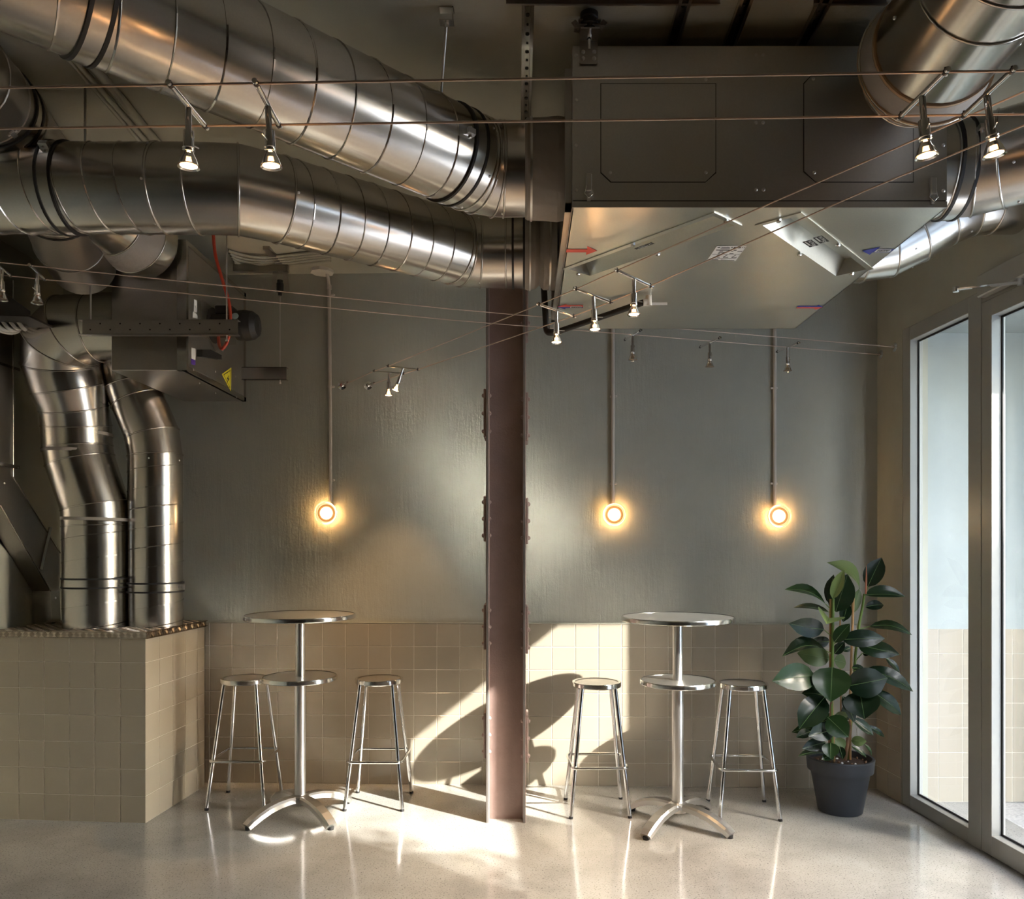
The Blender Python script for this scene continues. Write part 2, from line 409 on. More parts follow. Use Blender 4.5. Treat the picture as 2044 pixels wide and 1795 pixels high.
# porch and street beyond the glass, with additions that shape the light
PY = 4.878
m = MB(); m.box((2.46, PY, 0), (4.6, PY+.2, 3.2)); pw = struct(m.build('wall_porch', PORCHP), 'pale painted porch wall with tiled dado seen through the glass')
m = MB(); m.box((2.42, PY-.0092, 0), (3.7, PY, DADO-.001)); m.build('grout_bed', GROUT, pw, world=False)
tphase = P(1871.2, 1300, PY).x
k = math.floor((2.42-tphase)/TP)
while tphase+k*TP < 3.65:
    a = max(2.42, tphase+k*TP); w_ = tphase+(k+1)*TP-a
    me = TM if w_ > TP-.002 else tile_mesh(w_-.0032, TP-.0040)
    for r in range(7): inst('tile', me, pw, (a+w_/2, PY-.003, (r+.5)*TP))
    k += 1
m = MB(); m.box((2.44, 3.50, 2.85), (4.6, PY, 3.2)); struct(m.build('ceiling_porch', PORCHP), 'pale porch ceiling')
m = MB(); m.box((3.32, 3.50, 0), (3.5, PY, 2.85)); struct(m.build('wall_porch_added', PORCHP), 'unseen side wall added to dim the porch')  # unseen return wall added to keep skylight off the porch
m = MB(); m.box((2.46, -14, -.14), (26, 14, -.02)); m.box((2.3, -3, -.02), (4.6, PY, -.004)); struct(m.build('floor_outside', PAVE), 'pale terrazzo porch floor and street paving')
m = MB(); m.box((11, -4.55, -.1), (11.3, .3, 8.15)); m.box((11, -22, -.1), (11.3, -4.55, 16)); struct(m.build('wall_sun_block', BLOCKER), 'unseen rendered facade added to block the low sun')  # unseen slabs added to cut off the lower sunlight

random.seed(11)
m = MB(); m.tube([(6.6, -1.1, 0), (6.55, -1.1, 2.2), (6.3, -1.15, 4.2), (6.1, -1.2, 5.4)], .09, 10, scale=[1.2, 1, .7, .3]); m.tube([(6.5, -1.1, 2.8), (6.0, -1.5, 4.2), (5.9, -1.7, 5.2)], .05, 8, scale=[1, .7, .3])
to = struct(m.build('tree_added', STEMB), 'slim unseen tree added outside to dapple the sun')  # unseen tree added so its leaves break up the sun patch
m = MB()
for k in range(1500):
    d = Vector((random.gauss(0, 1), random.gauss(0, 1), random.gauss(0, 1))).normalized()*(random.random()**.45)
    c = Vector((6.05+d.x*.9, -1.28+d.y*.72, 5.15+d.z*.85)); a = Vector((random.gauss(0, 1), random.gauss(0, 1), random.gauss(0, 1))).normalized(); b2 = a.orthogonal().normalized()
    L = random.uniform(.045, .085); m.add([c-a*L, c+b2*L*.45, c+a*L, c-b2*L*.45], [(0, 1, 2, 3)])
fo_ = m.build('dapple_leaves', LEAFU, to, fix=False); fo_['kind'] = 'stuff'

# ------------------------------------------------------------------ riveted steel column
cY = 4.50
cx0, cx1 = P(970, 1500, cY).x, P(1049.5, 1500, cY).x
col = thing('steel_column', 'brown riveted steel column with worn flange edges between the two bar tables', 'column', ((cx0+cx1)/2, cY+.10, 0))
ft = .017
m = MB(); m.box((cx0+ft, cY+.066, 0), (cx1-ft, cY+.080, ZC)); m.build('web', COLM, col)
m = MB(); m.box((cx0+ft, cY+.13, 0), (cx1-ft, cY+.142, ZC)); m.build('web', COLM, col)
for xa in (cx0, cx1-ft):
    m = MB(); m.box((xa, cY, 0), (xa+ft, cY+.20, ZC), .002); fo = m.build('flange', COLM, col)
    m = MB(); m.box((xa+.003, cY-.002, 0), (xa+ft-.003, cY+.001, ZC)); m.build('bare_edge', EDGE, fo)
for side, xs, bands in ((-1, cx0, ((775, 872), (990, 1081), (1208, 1298), (1425, 1516))), (1, cx1, ((782, 880), (994, 1086), (1212, 1306), (1430, 1525), (470, 668)))):
    for (ya, yb) in bands:
        za, zb = P(1000, yb, cY).z, P(1000, ya, cY).z
        x0, x1 = (xs-.014, xs) if side < 0 else (xs, xs+.014)
        m = MB(); m.box((x0, cY+.012, za), (x1, cY+.19, zb), .003); bo = m.build('batten_plate', COLM, col)
        for t in (.13, .5, .87):
            z = za+(zb-za)*t; m = MB()
            m.lathe((xs+side*.014, cY+.035, z), (side, 0, 0), [(.013, 0), (.011, .007), (.006, .011), (0, .012)], 10)
            m.lathe((xs-side*ft, cY+.035, z), (-side, 0, 0), [(.013, 0), (.011, .007), (.006, .011), (0, .012)], 10)
            m.build('rivet', COLM, bo)

# ------------------------------------------------------------------ tiled counter with chequer plate
cA_ = math.radians(-4.5); CO = Vector((P(291, 1500, 4.49).x, 4.49, 0))
CX = Vector((math.cos(cA_), math.sin(cA_), 0)); CYd = Vector((-math.sin(cA_), math.cos(cA_), 0))
ct = thing('tiled_counter', 'beige tiled counter block with a chequer plate top in the left corner', 'counter', CO, None, cA_)
CH = 1.035; CD = .70
m = MB(); m.box((-.915, .0045, 0), (-.0045, CD, CH)); m.build('core', GROUT, ct, world=False)
kph = -.010-.15*0
for k in range(6):
    for r in range(7):
        me = TM if r < 6 else TCACHE.setdefault('short', tile_mesh(TP-.0040, CH-.9-.0032))
        zc = (r+.5)*TP if r < 6 else (.9+CH)/2
        inst('tile', me, ct, (-.075-.15*k-.001, .0105, zc))
for k in range(5):
    wd = TP if k < 4 else CD-.6-.0
    for r in range(7):
        hh = TP if r < 6 else CH-.9
        me = TCACHE.setdefault(('s', round(wd, 3), round(hh, 3)), tile_mesh(wd-.0032, hh-.0032))
        inst('tile', me, ct, (-.0105, .0+.15*k+wd/2, r*TP+hh/2), (0, 0, PI/2))
m = MB(); m.box((-.918, -.006, CH), (.008, CD+.02, CH+.006)); m.box((-.918, -.006, CH-.002), (.008, -.001, CH+.036)); m.box((.003, -.006, CH-.002), (.008, CD, CH+.036)); m.box((-.918, -.006, CH+.032), (.008, CD+.02, CH+.038))
wt = m.build('chequer_plate', CHEQ, ct, world=False)
m = MB()
def bars(org, ax, ay, nn, nu, nv, pitch):
    for i in range(nu):
        for j in range(nv):
            c = org+ax*((i+.5)*pitch)+ay*((j+.5)*pitch); s_ = 1 if (i+j) % 2 else -1
            d = (ax+ay*s_).normalized(); e = (ax-ay*s_).normalized()
            for q in (-2, -1, 0, 1, 2):
                cc_ = c+e*(q*pitch*.145); L, W_ = pitch*(.50-.06*abs(q)), pitch*.055
                vs = [cc_+d*L, cc_+e*W_, cc_-d*L, cc_-e*W_, cc_+nn*.0026+d*L*.5, cc_+nn*.0026-d*L*.5]
                m.add(vs, [(0, 1, 4), (1, 2, 5), (1, 5, 4), (2, 3, 5), (3, 0, 4), (3, 4, 5)])
X_, Y_, Z_ = Vector((1, 0, 0)), Vector((0, 1, 0)), Vector((0, 0, 1))
bars(Vector((-.915, -.0062, CH-.0005)), X_, Z_, -Y_, 24, 1, .038)
bars(Vector((.0082, -.003, CH-.0005)), Y_, Z_, X_, 18, 1, .038)
bars(Vector((-.915, -.003, CH+.038)), X_, Y_, Z_, 24, 18, .038)
tb = m.build('tread_pattern', CHEQ, wt, world=False); tb['kind'] = 'stuff'
CTOP = CH+.038

# ------------------------------------------------------------------ ducts
def mitre_ring(p, a, n, r, seg=40):
    u, w = frame(a); out = []
    for i in range(seg):
        o = (u*math.cos(2*PI*i/seg)+w*math.sin(2*PI*i/seg))*r
        out.append(p+o-a*(o.dot(n)/a.dot(n)))
    return out
def duct(root, pts, r, mat=GALV, pitch=.125, spiral=(), beads=True, radii=None, names=None, hand=1):
    pts = [V3(p) for p in pts]; n = len(pts)
    dirs = [(pts[i+1]-pts[i]).normalized() for i in range(n-1)]
    for i in range(n-1):
        n0 = dirs[i] if i == 0 else (dirs[i-1]+dirs[i]).normalized()
        n1 = dirs[i] if i == n-2 else (dirs[i]+dirs[i+1]).normalized()
        r0 = radii[i] if radii else r; r1 = radii[i+1] if radii else r
        A, B = mitre_ring(pts[i], dirs[i], n0, r0), mitre_ring(pts[i+1], dirs[i], n1, r1); s = len(A)
        m = MB(); m.add(A+B, [(k, (k+1) % s, s+(k+1) % s, s+k) for k in range(s)], True)
        sec = m.build(names[i] if names else 'duct_section', mat, root, fix=False)
        if i in spiral:
            L = (pts[i+1]-pts[i]).length; u, w = frame(dirs[i]); turns = L/pitch; steps = int(turns*36); path = []
            for k in range(steps+1):
                t = k/steps; a = hand*2*PI*turns*t; path.append(pts[i]+dirs[i]*(L*t)+(u*math.cos(a)+w*math.sin(a))*(r0+(r1-r0)*t+.0008))
            m = MB(); m.sweep([(.0035, 0), (0, .0028), (-.0035, 0), (0, -.0028)], path, None, smooth=False); m.build('spiral_seam', mat, sec)
        if beads and i > 0:
            m = MB(); m.tube(mitre_ring(pts[i], dirs[i], n0, r0+.001, 40), .0045, 6, True); m.build('joint_bead', mat, sec)
    return root
def band(root, p, a, r, w, t=.006, mat=BLACK, name='clamp_band'):
    a = V3(a).normalized(); m = MB(); m.lathe(V3(p)-a*(w/2), a, [(r, 0), (r+t, 0), (r+t, w), (r, w)], 40); return m.build(name, mat, root)
def duct_clamp(root, p, a, r, ear=None):
    o = band(root, p, a, r, .045, .004, GALV, 'duct_clamp'); a = V3(a).normalized()
    band(o, V3(p)-a*.026, a, r, .010, .007); band(o, V3(p)+a*.026, a, r, .010, .007)
    if ear is not None:
        e = V3(ear).normalized(); m = MB(); c = V3(p)+e*(r+.012); m.obox(c, a*.016, e*.014, a.cross(e)*.010); m.cyl(c-a.cross(e)*.02, c+a.cross(e)*.02, .005, seg=8); m.build('clamp_ear', ALU, o)
    return o
def screws(root, pts, nrm, r=.005):
    for p in pts:
        m = MB(); m.lathe(p, nrm, [(r, 0), (r, .002), (r*.5, .004), (0, .0042)], 8); m.build('screw', ALU, root)
def ring_screw(root, p, a, r, n, ang0=0):
    a = V3(a).normalized(); u, w = frame(a)
    for i in range(n):
        t = ang0+2*PI*i/n; d = u*math.cos(t)+w*math.sin(t); screws(root, [V3(p)+d*r], d)
def sub(a, b2, k): return [a.lerp(b2, i/k) for i in range(k+1)]

# upper supply duct: leaves the unit, one 45 degree bend, then runs towards the viewer on the left
UZ, UR_ = 2.975, .166
AHX0 = P(1143, 414, 2.71).x
def arc(p_in, p_c, p_out, k):            # gored elbow: points on the bend
    a, b2 = V3(p_in), V3(p_out); c = V3(p_c); return [a]+[(a*(1-t)*(1-t)+c*(2*t*(1-t))+b2*t*t) for t in [(i+.5)/k for i in range(k)]]+[b2]
U0 = Vector((AHX0-.010, 3.03, UZ)); U1 = Vector((AHX0-.155, 3.03, UZ)); U2 = Vector((-.075, 3.03, UZ))
ud = Vector((-.7071, -.7071, 0)); U3 = Vector((-.14, 3.03, UZ)); U4 = U3+ud*.085
Uend = U4+ud*2.6
d1 = thing('spiral_duct', 'thick galvanised spiral duct slanting from the upper left down to the ceiling unit', 'duct', (U3.x, U3.y, UZ))
pts = [U1+Vector((.02, 0, 0))]+[U2]+arc(U2, U3, U4, 2)[1:-1]+[U4, U4+ud*.06, Uend]
duct(d1, pts, UR_, spiral=(len(pts)-2,), pitch=.135)
fc = MB(); fc.lathe(U1-Vector((.005, 0, 0)), (1, 0, 0), [(UR_+.004, 0), (UR_+.010, .008), (UR_+.012, .07), (UR_+.016, .12), (UR_+.012, .149)], 40)
fco = fc.build('flexible_connector', CANVAS, d1)
for dx in (.018, .118): band(fco, U1+Vector((dx, 0, 0)), (1, 0, 0), UR_+.010, .008, .005, ALU, 'hose_clamp')
duct_clamp(d1, U4+ud*.085, ud, UR_, (.3, -.6, .0))
for t in (1.30,): duct_clamp(d1, U4+ud*t, ud, UR_)
ring_screw(d1, U4+ud*.02, ud, UR_, 6, .4); ring_screw(d1, U2+Vector((-.005, 0, 0)), (1, 0, 0), UR_, 6, .5)

# lower return duct: out of the unit, two 45 degree bends, then along the back to the left
L0 = Vector((AHX0-.010, 3.87, UZ)); L1 = Vector((AHX0-.16, 3.87, UZ)); L2 = Vector((-.21, 3.87, UZ)); L3 = Vector((-.27, 3.87, UZ))
le = Vector((-.74, -.67, -.028)).normalized()
Lk = L3+le*1.12; L4 = L3+le*.09; L5 = Lk-le*.16; L6 = Lk+Vector((-.30, 0, 0)); Lend = Vector((-2.75, L6.y-.01, L6.z))
LR_ = .166
d2 = thing('spiral_duct', 'long galvanised spiral duct crossing behind the lit spots, below the thick slanting duct', 'duct', (Lk.x, Lk.y, Lk.z))
pts = [L1+Vector((.02, 0, 0)), L1-Vector((.09, 0, 0)), L2, L3+le*.03, L4, L5, Lk-le*.02+Vector((-.03, 0, 0)), L6+Vector((.13, 0, 0)), L6, Lend]
duct(d2, pts, LR_, spiral=(4, 8), pitch=.115)
fc = MB(); fc.lathe(L1-Vector((.005, 0, 0)), (1, 0, 0), [(LR_+.004, 0), (LR_+.012, .02), (LR_+.006, .055), (LR_-.012, .075), (LR_+.010, .095), (LR_+.012, .155)], 40)
fco = fc.build('flexible_connector', CANVAS, d2)
for dx in (.025, .12): band(fco, L1+Vector((dx, 0, 0)), (1, 0, 0), LR_+.010, .008, .005, ALU, 'hose_clamp')
duct_clamp(d2, L1-Vector((.03, 0, 0)), (1, 0, 0), LR_)
duct_clamp(d2, Vector((P(135, 410, L6.y).x, L6.y-.002, L6.z)), (1, 0, 0), LR_, (0, -.8, .5))
ring_screw(d2, L2, (1, 0, 0), LR_, 6, .3); ring_screw(d2, L5, le, LR_, 6, .9); ring_screw(d2, L6-Vector((.01, 0, 0)), (1, 0, 0), LR_, 6, .2)

# duct running from front to back along the left side of the ceiling
d3p = [Vector(q) for q in ((-1.78, 1.9, 3.165), (-1.955, 3.0, 3.165), (-2.06, 3.42, 3.16), (-2.14, 3.66, 3.11), (-2.21, 3.90, 3.03), (-2.27, 4.13, 3.0))]
d3 = thing('spiral_duct', 'dark spiral duct running back along the left edge behind the horizontal duct', 'duct', d3p[1])
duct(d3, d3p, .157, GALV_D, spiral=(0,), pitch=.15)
bd = (d3p[1]-d3p[0]).normalized(); duct_clamp(d3, d3p[1]-bd*.06, bd, .157, (.6, -.3, -.7)); duct_clamp(d3, d3p[3], d3p[4]-d3p[2], .157)

# duct coming off the front of the unit towards the viewer, top right
F0 = P(1849, 120, 2.48); F1 = P(1908, 23, 2.28); fd = (F1-F0); fd = Vector((-.05, -1, .02)).normalized()
d4 = thing('spiral_duct', 'fat galvanised duct with a taped collar coming off the front of the ceiling unit', 'duct', F0)
FR_ = .186
S0 = P(1800, 152, 2.712)
duct(d4, [S0, F0+Vector((0, .05, 0)), F0, F0+fd*.07, F0+fd*.36, F0+fd*.50, F0+fd*1.6], FR_, spiral=(), radii=[.13, .16, .205, FR_, FR_, FR_, FR_], names=['flexible_connector', 'flexible_connector', 'flexible_connector']+['duct_section']*3)
for ch in d4.children:
    if ch.name.startswith('flexible'): ch.data.materials[0] = CANVAS
band(d4, F0, fd, .200, .016, .009, BRASS, 'tape_band'); band(d4, F0+fd*.075, fd, FR_, .010, .005, BRASS, 'tape_band')
duct_clamp(d4, F0+fd*.62, fd, FR_); ring_screw(d4, F0+fd*.22, fd, FR_, 5, .7)

# right hand side ducts
AHX1 = P(1890, 414, 2.71).x
R0 = Vector((AHX1+.01, 3.03, UZ)); RR = .172
d5 = thing('spiral_duct', 'galvanised duct leaving the right end of the ceiling unit beside the rightmost lit spots', 'duct', R0)
rd = Vector((.80, -.60, .02)).normalized(); R2 = R0+Vector((.24, -.02, 0)); R3 = R2+rd*.10
duct(d5, [R0, R0+Vector((.14, 0, 0)), R2, R3, R3+rd*.17, R3+rd*.36, R3+rd*.50+Vector((.02, -.12, 0)), R3+rd*.5+Vector((.03, -1.3, 0))], RR, names=['flexible_connector']+['duct_section']*6)
d5.children[0].data.materials[0] = CANVAS
duct_clamp(d5, R0+Vector((.17, -.005, 0)), (1, -.08, 0), RR+.004, (.1, -.8, .3)); ring_screw(d5, R3+rd*.05, rd, RR, 6, .5)
Q0 = Vector((AHX1+.01, 3.87, UZ)); 
d6 = thing('spiral_duct', 'galvanised duct rising from the back right of the ceiling unit above the glazing', 'duct', Q0)
duct(d6, [Q0, Vector((1.62, 3.86, 2.98)), Vector((1.74, 3.85, 3.0)), Vector((1.86, 3.83, 3.055)), Vector((1.98, 3.80, 3.125)), Vector((2.10, 3.78, 3.175)), Vector((2.20, 3.77, 3.182)), Vector((2.33, 3.77, 3.182))], .152, spiral=())
ring_screw(d6, Vector((1.80, 3.84, 3.03)), (.12, -.02, .055), .152, 7, .3); ring_screw(d6, Vector((2.05, 3.79, 3.15)), (1, -.1, .3), .152, 6, .1)

# ------------------------------------------------------------------ ceiling unit (heat recovery box)
YF, YB = 2.71, 4.225
zb = P(1143, 414, YF).z; zt = P(1143, 92, YF).z
ah = thing('air_handling_unit', 'large galvanised ceiling box unit with sloping filter hatches and arrow stickers underneath', 'air handler', ((AHX0+AHX1)/2, (YF+YB)/2, zb))
zl = P(1143, 400, YF).z
def rect_on(pxs, z): return [Pz(x, y, z) for x, y in pxs]
ZB = zb
h1 = rect_on([(1131, 533), (1170, 556), (1473, 451), (1434, 420)], ZB); h2 = rect_on([(1508, 451), (1598, 420), (1737, 534), (1668, 556)], ZB)
def square_up(q):      # make the traced hatch a true rectangle
    c = sum(q, Vector())/4; e1 = ((q[3]-q[0])+(q[2]-q[1]))/2; e2 = ((q[1]-q[0])+(q[2]-q[3]))/2
    l2 = e2.length; e1n = e1.normalized(); e2 = (e2-e1n*e2.dot(e1n)).normalized()*l2
    return [c-e1/2-e2/2, c-e1/2+e2/2, c+e1/2+e2/2, c+e1/2-e2/2]
h1, h2 = square_up(h1), square_up(h2)
def inset(q, k1, k2):
    c = sum(q, Vector())/4; e1 = (q[3]-q[0])/2; e2 = (q[1]-q[0])/2
    a, b2 = e1*(1-k1/e1.length), e2*(1-k2/e2.length); return [c-a-b2, c-a+b2, c+a+b2, c+a-b2]
m = MB()      # casing: sides and top
for a, b2, c, d in (((AHX0, YF, zl), (AHX1, YF, zl), (AHX1, YF, zt), (AHX0, YF, zt)), ((AHX1, YF, zl), (AHX1, YB, zl), (AHX1, YB, zt), (AHX1, YF, zt)),
                    ((AHX1, YB, zl), (AHX0, YB, zl), (AHX0, YB, zt), (AHX1, YB, zt)), ((AHX0, YB, zl), (AHX0, YF, zl), (AHX0, YF, zt), (AHX0, YB, zt)), ((AHX0, YF, zt), (AHX1, YF, zt), (AHX1, YB, zt), (AHX0, YB, zt))):
    m.add([a, b2, c, d], [(0, 1, 2, 3)])
m.build('casing', AHU_MAT, ah, fix=False)
bm = bmesh.new()
o4 = [(AHX0, YF, ZB), (AHX1, YF, ZB), (AHX1, YB, ZB), (AHX0, YB, ZB)]
holes = [inset(h1, .018, .022), inset(h2, .018, .022)]
es = []
for lp in [[Vector(p) for p in o4]]+holes:
    vs = [bm.verts.new(p) for p in lp]; es += [bm.edges.new((vs[i], vs[(i+1) % len(vs)])) for i in range(len(vs))]
bmesh.ops.triangle_fill(bm, use_beauty=True, edges=es)
m = MB(); bm.verts.index_update(); m.add([q.co.copy() for q in bm.verts], [[q.index for q in f.verts] for f in bm.faces]); bm.free()
m.build('bottom_panel', AHU_BOT, ah)
m = MB()
for lo, hi in (((AHX0, YF-.002, ZB-.001), (AHX1, YF+.004, zl-.004)), ((AHX0-.001, YF, ZB), (AHX0+.004, YB, zl-.004)), ((AHX1-.004, YF, ZB), (AHX1+.001, YB, zl-.004)), ((AHX0, YB-.004, ZB), (AHX1, YB, zl-.004))): m.box(lo, hi)
m.build('bottom_tray_lip', AHU_MAT, ah)
m = MB(); m.box((AHX0+.002, YF+.003, zl-.006), (AHX1-.002, YF+.01, zl+.001)); m.build('shadow_gap', BLACK, ah)
DN = Vector((0, 0, -1))
for q, hole, flip in ((h1, holes[0], 0), (h2, holes[1], 1)):
    m = MB()
    for i in range(4):
        j = (i+1) % 4; m.add([q[i]+DN*.0035, q[j]+DN*.0035, hole[j]+DN*.0035, hole[i]+DN*.0035], [(0, 1, 2, 3)]); m.add([q[i], q[j], q[j]+DN*.0035, q[i]+DN*.0035], [(0, 1, 2, 3)])
    hf = m.build('filter_hatch', AHU_BOT, ah, fix=False)
    m = MB(); dp = Vector((0, 0, .060)); cq = sum(hole, Vector())/4
    keep = [cq+(p-cq)*1.0 for p in hole]
    top = [hole[0].lerp(hole[1], .30)+dp, hole[0].lerp(hole[1], .72)+dp, hole[3].lerp(hole[2], .72)+dp, hole[3].lerp(hole[2], .30)+dp]
    for i in range(4):
        j = (i+1) % 4; m.add([hole[i]+DN*.0035, hole[j]+DN*.0035, top[j], top[i]], [(0, 1, 2, 3)])
    m.add(top, [(0, 1, 2, 3)]); m.build('hatch_trough', AHU_BOT, hf, fix=False)
    ss = [q[0].lerp(q[1], .5), q[3].lerp(q[2], .5), q[0].lerp(q[3], .5), q[1].lerp(q[2], .5)]
    cq = sum(q, Vector())/4
    for p in ss:
        pp = p+(cq-p).normalized()*.010+DN*.003; m = MB(); m.lathe(pp, DN, [(.009, 0), (.009, .006), (.006, .009), (0, .0095)], 6, smooth=False); m.build('hatch_bolt', CHROME, hf)
def sticker(pxs, mat, name, lift=.0012, z=None):
    m = MB(); m.poly([Pz(x, y, ZB)+DN*lift for x, y in pxs], .0006, DN); return m.build(name, mat, ah)
# arrows and plates on the underside
sticker([(1131, 497), (1172, 497), (1172, 491), (1192, 500), (1170, 508), (1170, 503), (1129, 503)], RED_A, 'red_arrow')
a_ = sticker([(1785, 497), (1752, 497), (1757, 492), (1721, 500), (1736, 508), (1742, 503), (1776, 503)], BLUE_A, 'blue_arrow')
sticker([(1745, 502), (1751, 497), (1780, 497), (1774, 502)], PRINT_W, 'arrow_label', .002)
sticker([(1747.8, 501.2), (1752.4, 497.8), (1777.2, 497.8), (1772.6, 501.2)], PRINT_K, 'label_field', .003); lettering(ah, 'BY-PASS', .017, PRINT_W, Pz(1762.5, 499.6, ZB)+DN*.0044, (1, 0, 0), (0, -1, 0), spacing=1.0)
sticker([(1164, 609), (1131, 609), (1131, 607), (1112, 612), (1164, 612)], RED_A, 'red_arrow'); sticker([(1164, 612), (1112, 612), (1128, 617), (1129, 614.5), (1163, 614.5)], BLUE_A, 'blue_arrow')
sticker([(1138, 614), (1139, 610.5), (1161, 610.5), (1160, 614)], PRINT_W, 'arrow_label', .002); sticker([(1139.4, 613.5), (1140.2, 611), (1160, 611), (1159.2, 613.5)], PRINT_K, 'label_field', .003); lettering(ah, 'BY-PASS', .015, PRINT_W, Pz(1149.7, 612.2, ZB)+DN*.0044, (1, 0, 0), (0, -1, 0))
sticker([(1593, 610.5), (1631, 610.5), (1633, 608), (1643, 612.5), (1591, 612.5)], BLUE_A, 'blue_arrow'); sticker([(1591, 612.5), (1643, 612.5), (1627, 617.5), (1625, 615), (1589, 615)], RED_A, 'red_arrow')
pl = sticker([(1431, 490.5), (1490.5, 490.5), (1468, 520), (1413, 517)], PRINT_W, 'rating_plate')
def plate(u, v): return (1431+59.5*u-(18-.0)*v-(4.5*u)*v*.9, 490.5+27*v+1.5*u*v)
def plate_bar(u0, v0, u1, v1): sticker([plate(u0, v0), plate(u1, v0), plate(u1, v1), plate(u0, v1)], PRINT_K, 'plate_print', .002)
for q in ((.05, .06, .14, .12), (.18, .07, .46, .11), (.52, .05, .56, .13), (.60, .06, .84, .14), (.88, .06, .90, .13), (.94, .06, .96, .13), (.18, .17, .50, .20), (.06, .26, .58, .30), (.66, .26, .76, .31), (.20, .35, .32, .38), (.60, .35, .68, .38), (.82, .35, .98, .38), (.20, .43, .40, .46), (.20, .51, .28, .54), (.60, .51, .74, .54), (.02, .58, .98, .59), (.20, .86, .95, .88), (.06, .97, .36, .99), (.46, .97, .94, .99)): plate_bar(*q)
for uc in (.26, .56, .86):
    for a_, b_ in (((uc-.09, .80), (uc, .62)), ((uc, .62), (uc+.09, .80)), ((uc+.09, .80), (uc-.09, .80))):
        (xa_, ya_), (xb_, yb_) = plate(*a_), plate(*b_); sticker([(xa_, ya_-.35), (xb_, yb_-.35), (xb_+.3, yb_+.35), (xa_+.3, ya_+.35)], PRINT_K, 'plate_print', .002)
e1 = (h1[3]-h1[0]).normalized(); e2 = (h1[1]-h1[0]).normalized()
c1 = Pz(1287, 487, ZB)
def black_label(c, ux, uy, w, h, l1, big, pos):
    m = MB(); m.poly([c-ux*w-uy*h+DN*pos, c+ux*w-uy*h+DN*pos, c+ux*w+uy*h+DN*pos, c-ux*w+uy*h+DN*pos], .0008, DN); o = m.build('filter_label', PRINT_K, ah)
    lettering(ah, l1, h*.95, PRINT_W, c-ux*w*.22+uy*h*.42+DN*(pos+.0016), ux, uy);
    for a_, b_ in ((-.90, -.66), (-.58, -.14), (-.06, .36)):
        q0, q1 = c+ux*w*a_-uy*h*.45+DN*(pos+.0012), c+ux*w*b_-uy*h*.45+DN*(pos+.0012); m = MB(); m.poly([q0-uy*h*.16, q1-uy*h*.16, q1+uy*h*.16, q0+uy*h*.16], .0006, DN); m.build('label_print', PRINT_W, ah)
    lettering(ah, big, h*1.3, PRINT_W, c+ux*w*.70+DN*(pos+.0016), ux, uy)
ux = e1; uy = DN.cross(ux); 
black_label(Pz(1286, 488, ZB), e1, e1.cross(DN)*-1 if False else -(DN.cross(e1))*-1, .042, .0095, 'FILTRO', 'F7', .006)
g1 = (h2[1]-h2[0]); g1 = (h2[3]-h2[0]).normalized() if (h2[3]-h2[0]).length > (h2[1]-h2[0]).length else (h2[1]-h2[0]).normalized()
if g1.x < 0: g1 = -g1
black_label(Pz(1618, 484, ZB), g1, -(DN.cross(g1))*-1, .036, .017, 'FILTRO', 'F8', .004)
black_label(Pz(1639, 476, ZB), g1, -(DN.cross(g1))*-1, .036, .017, 'FILTRO', 'F7', .004)
# front face: access panels, latches, screws, hanger
def front_plate(pxs, name, mat, t=.0018, base=YF):
    m = MB(); m.poly([P(x, y, base) for x, y in pxs], t, (0, -1, 0)); return m.build(name, mat, ah)
for q in ([(1200, 168), (1428, 168), (1428, 344), (1408, 363), (1220, 363), (1200, 344)], [(1605, 168), (1618, 153), (1800, 153), (1822, 168), (1822, 363), (1628, 363), (1605, 342)]):
    front_plate([(x+(-1.6 if x < 1300 or 1600 < x < 1615 else 1.6 if x in (1428, 1822) else 0), y+(1.6 if y > 300 else -1.6)) for x, y in q], 'panel_gap', PRINT_K, .0006)
    front_plate(q, 'access_panel', AHU_MAT)
screws(ah, [P(x, y, YF) for x, y in ((1218, 345), (1409, 345), (1409, 159), (1623, 158), (1625, 345), (1815, 345), (1509, 110), (1523, 110), (1509, 245), (1523, 245), (1509, 379), (1524, 379), (1150, 110), (1150, 200), (1150, 290), (1150, 380), (1883, 290), (1883, 381))], (0, -1, 0), .006)
for lx, ly in ((1175, 350), (1860, 357)):
    m = MB(); a_, b_ = P(lx-6, ly, YF), P(lx+6, ly+35, YF)
    m.box((a_.x, YF-.016, b_.z), (b_.x, YF-.001, a_.z), .003); m.box((a_.x+.004, YF-.008, P(lx, ly+53, YF).z), (b_.x-.004, YF-.003, b_.z)); la = m.build('latch', ALU, ah)
    m = MB(); zc_ = P(lx, ly+40, YF).z; m.tube([(a_.x+.003, YF-.012, zc_+.03), (a_.x-.004, YF-.014, zc_), ((a_.x+b_.x)/2, YF-.016, zc_-.015), (b_.x+.004, YF-.014, zc_), (b_.x-.003, YF-.012, zc_+.03)], .0022, 6); m.build('latch_hook', CHROME, la)
# side flange where the left ducts meet the box
m = MB(); m.box((AHX0-.022, YF+.06, ZB+.02), (AHX0, YF+.09, zt-.04)); m.box((AHX0-.022, YB-.09, ZB+.02), (AHX0, YB-.06, zt-.04)); m.box((AHX0-.022, YF+.06, ZB+.02), (AHX0, YB-.06, ZB+.04)); m.build('side_flange', GALV_D, ah)
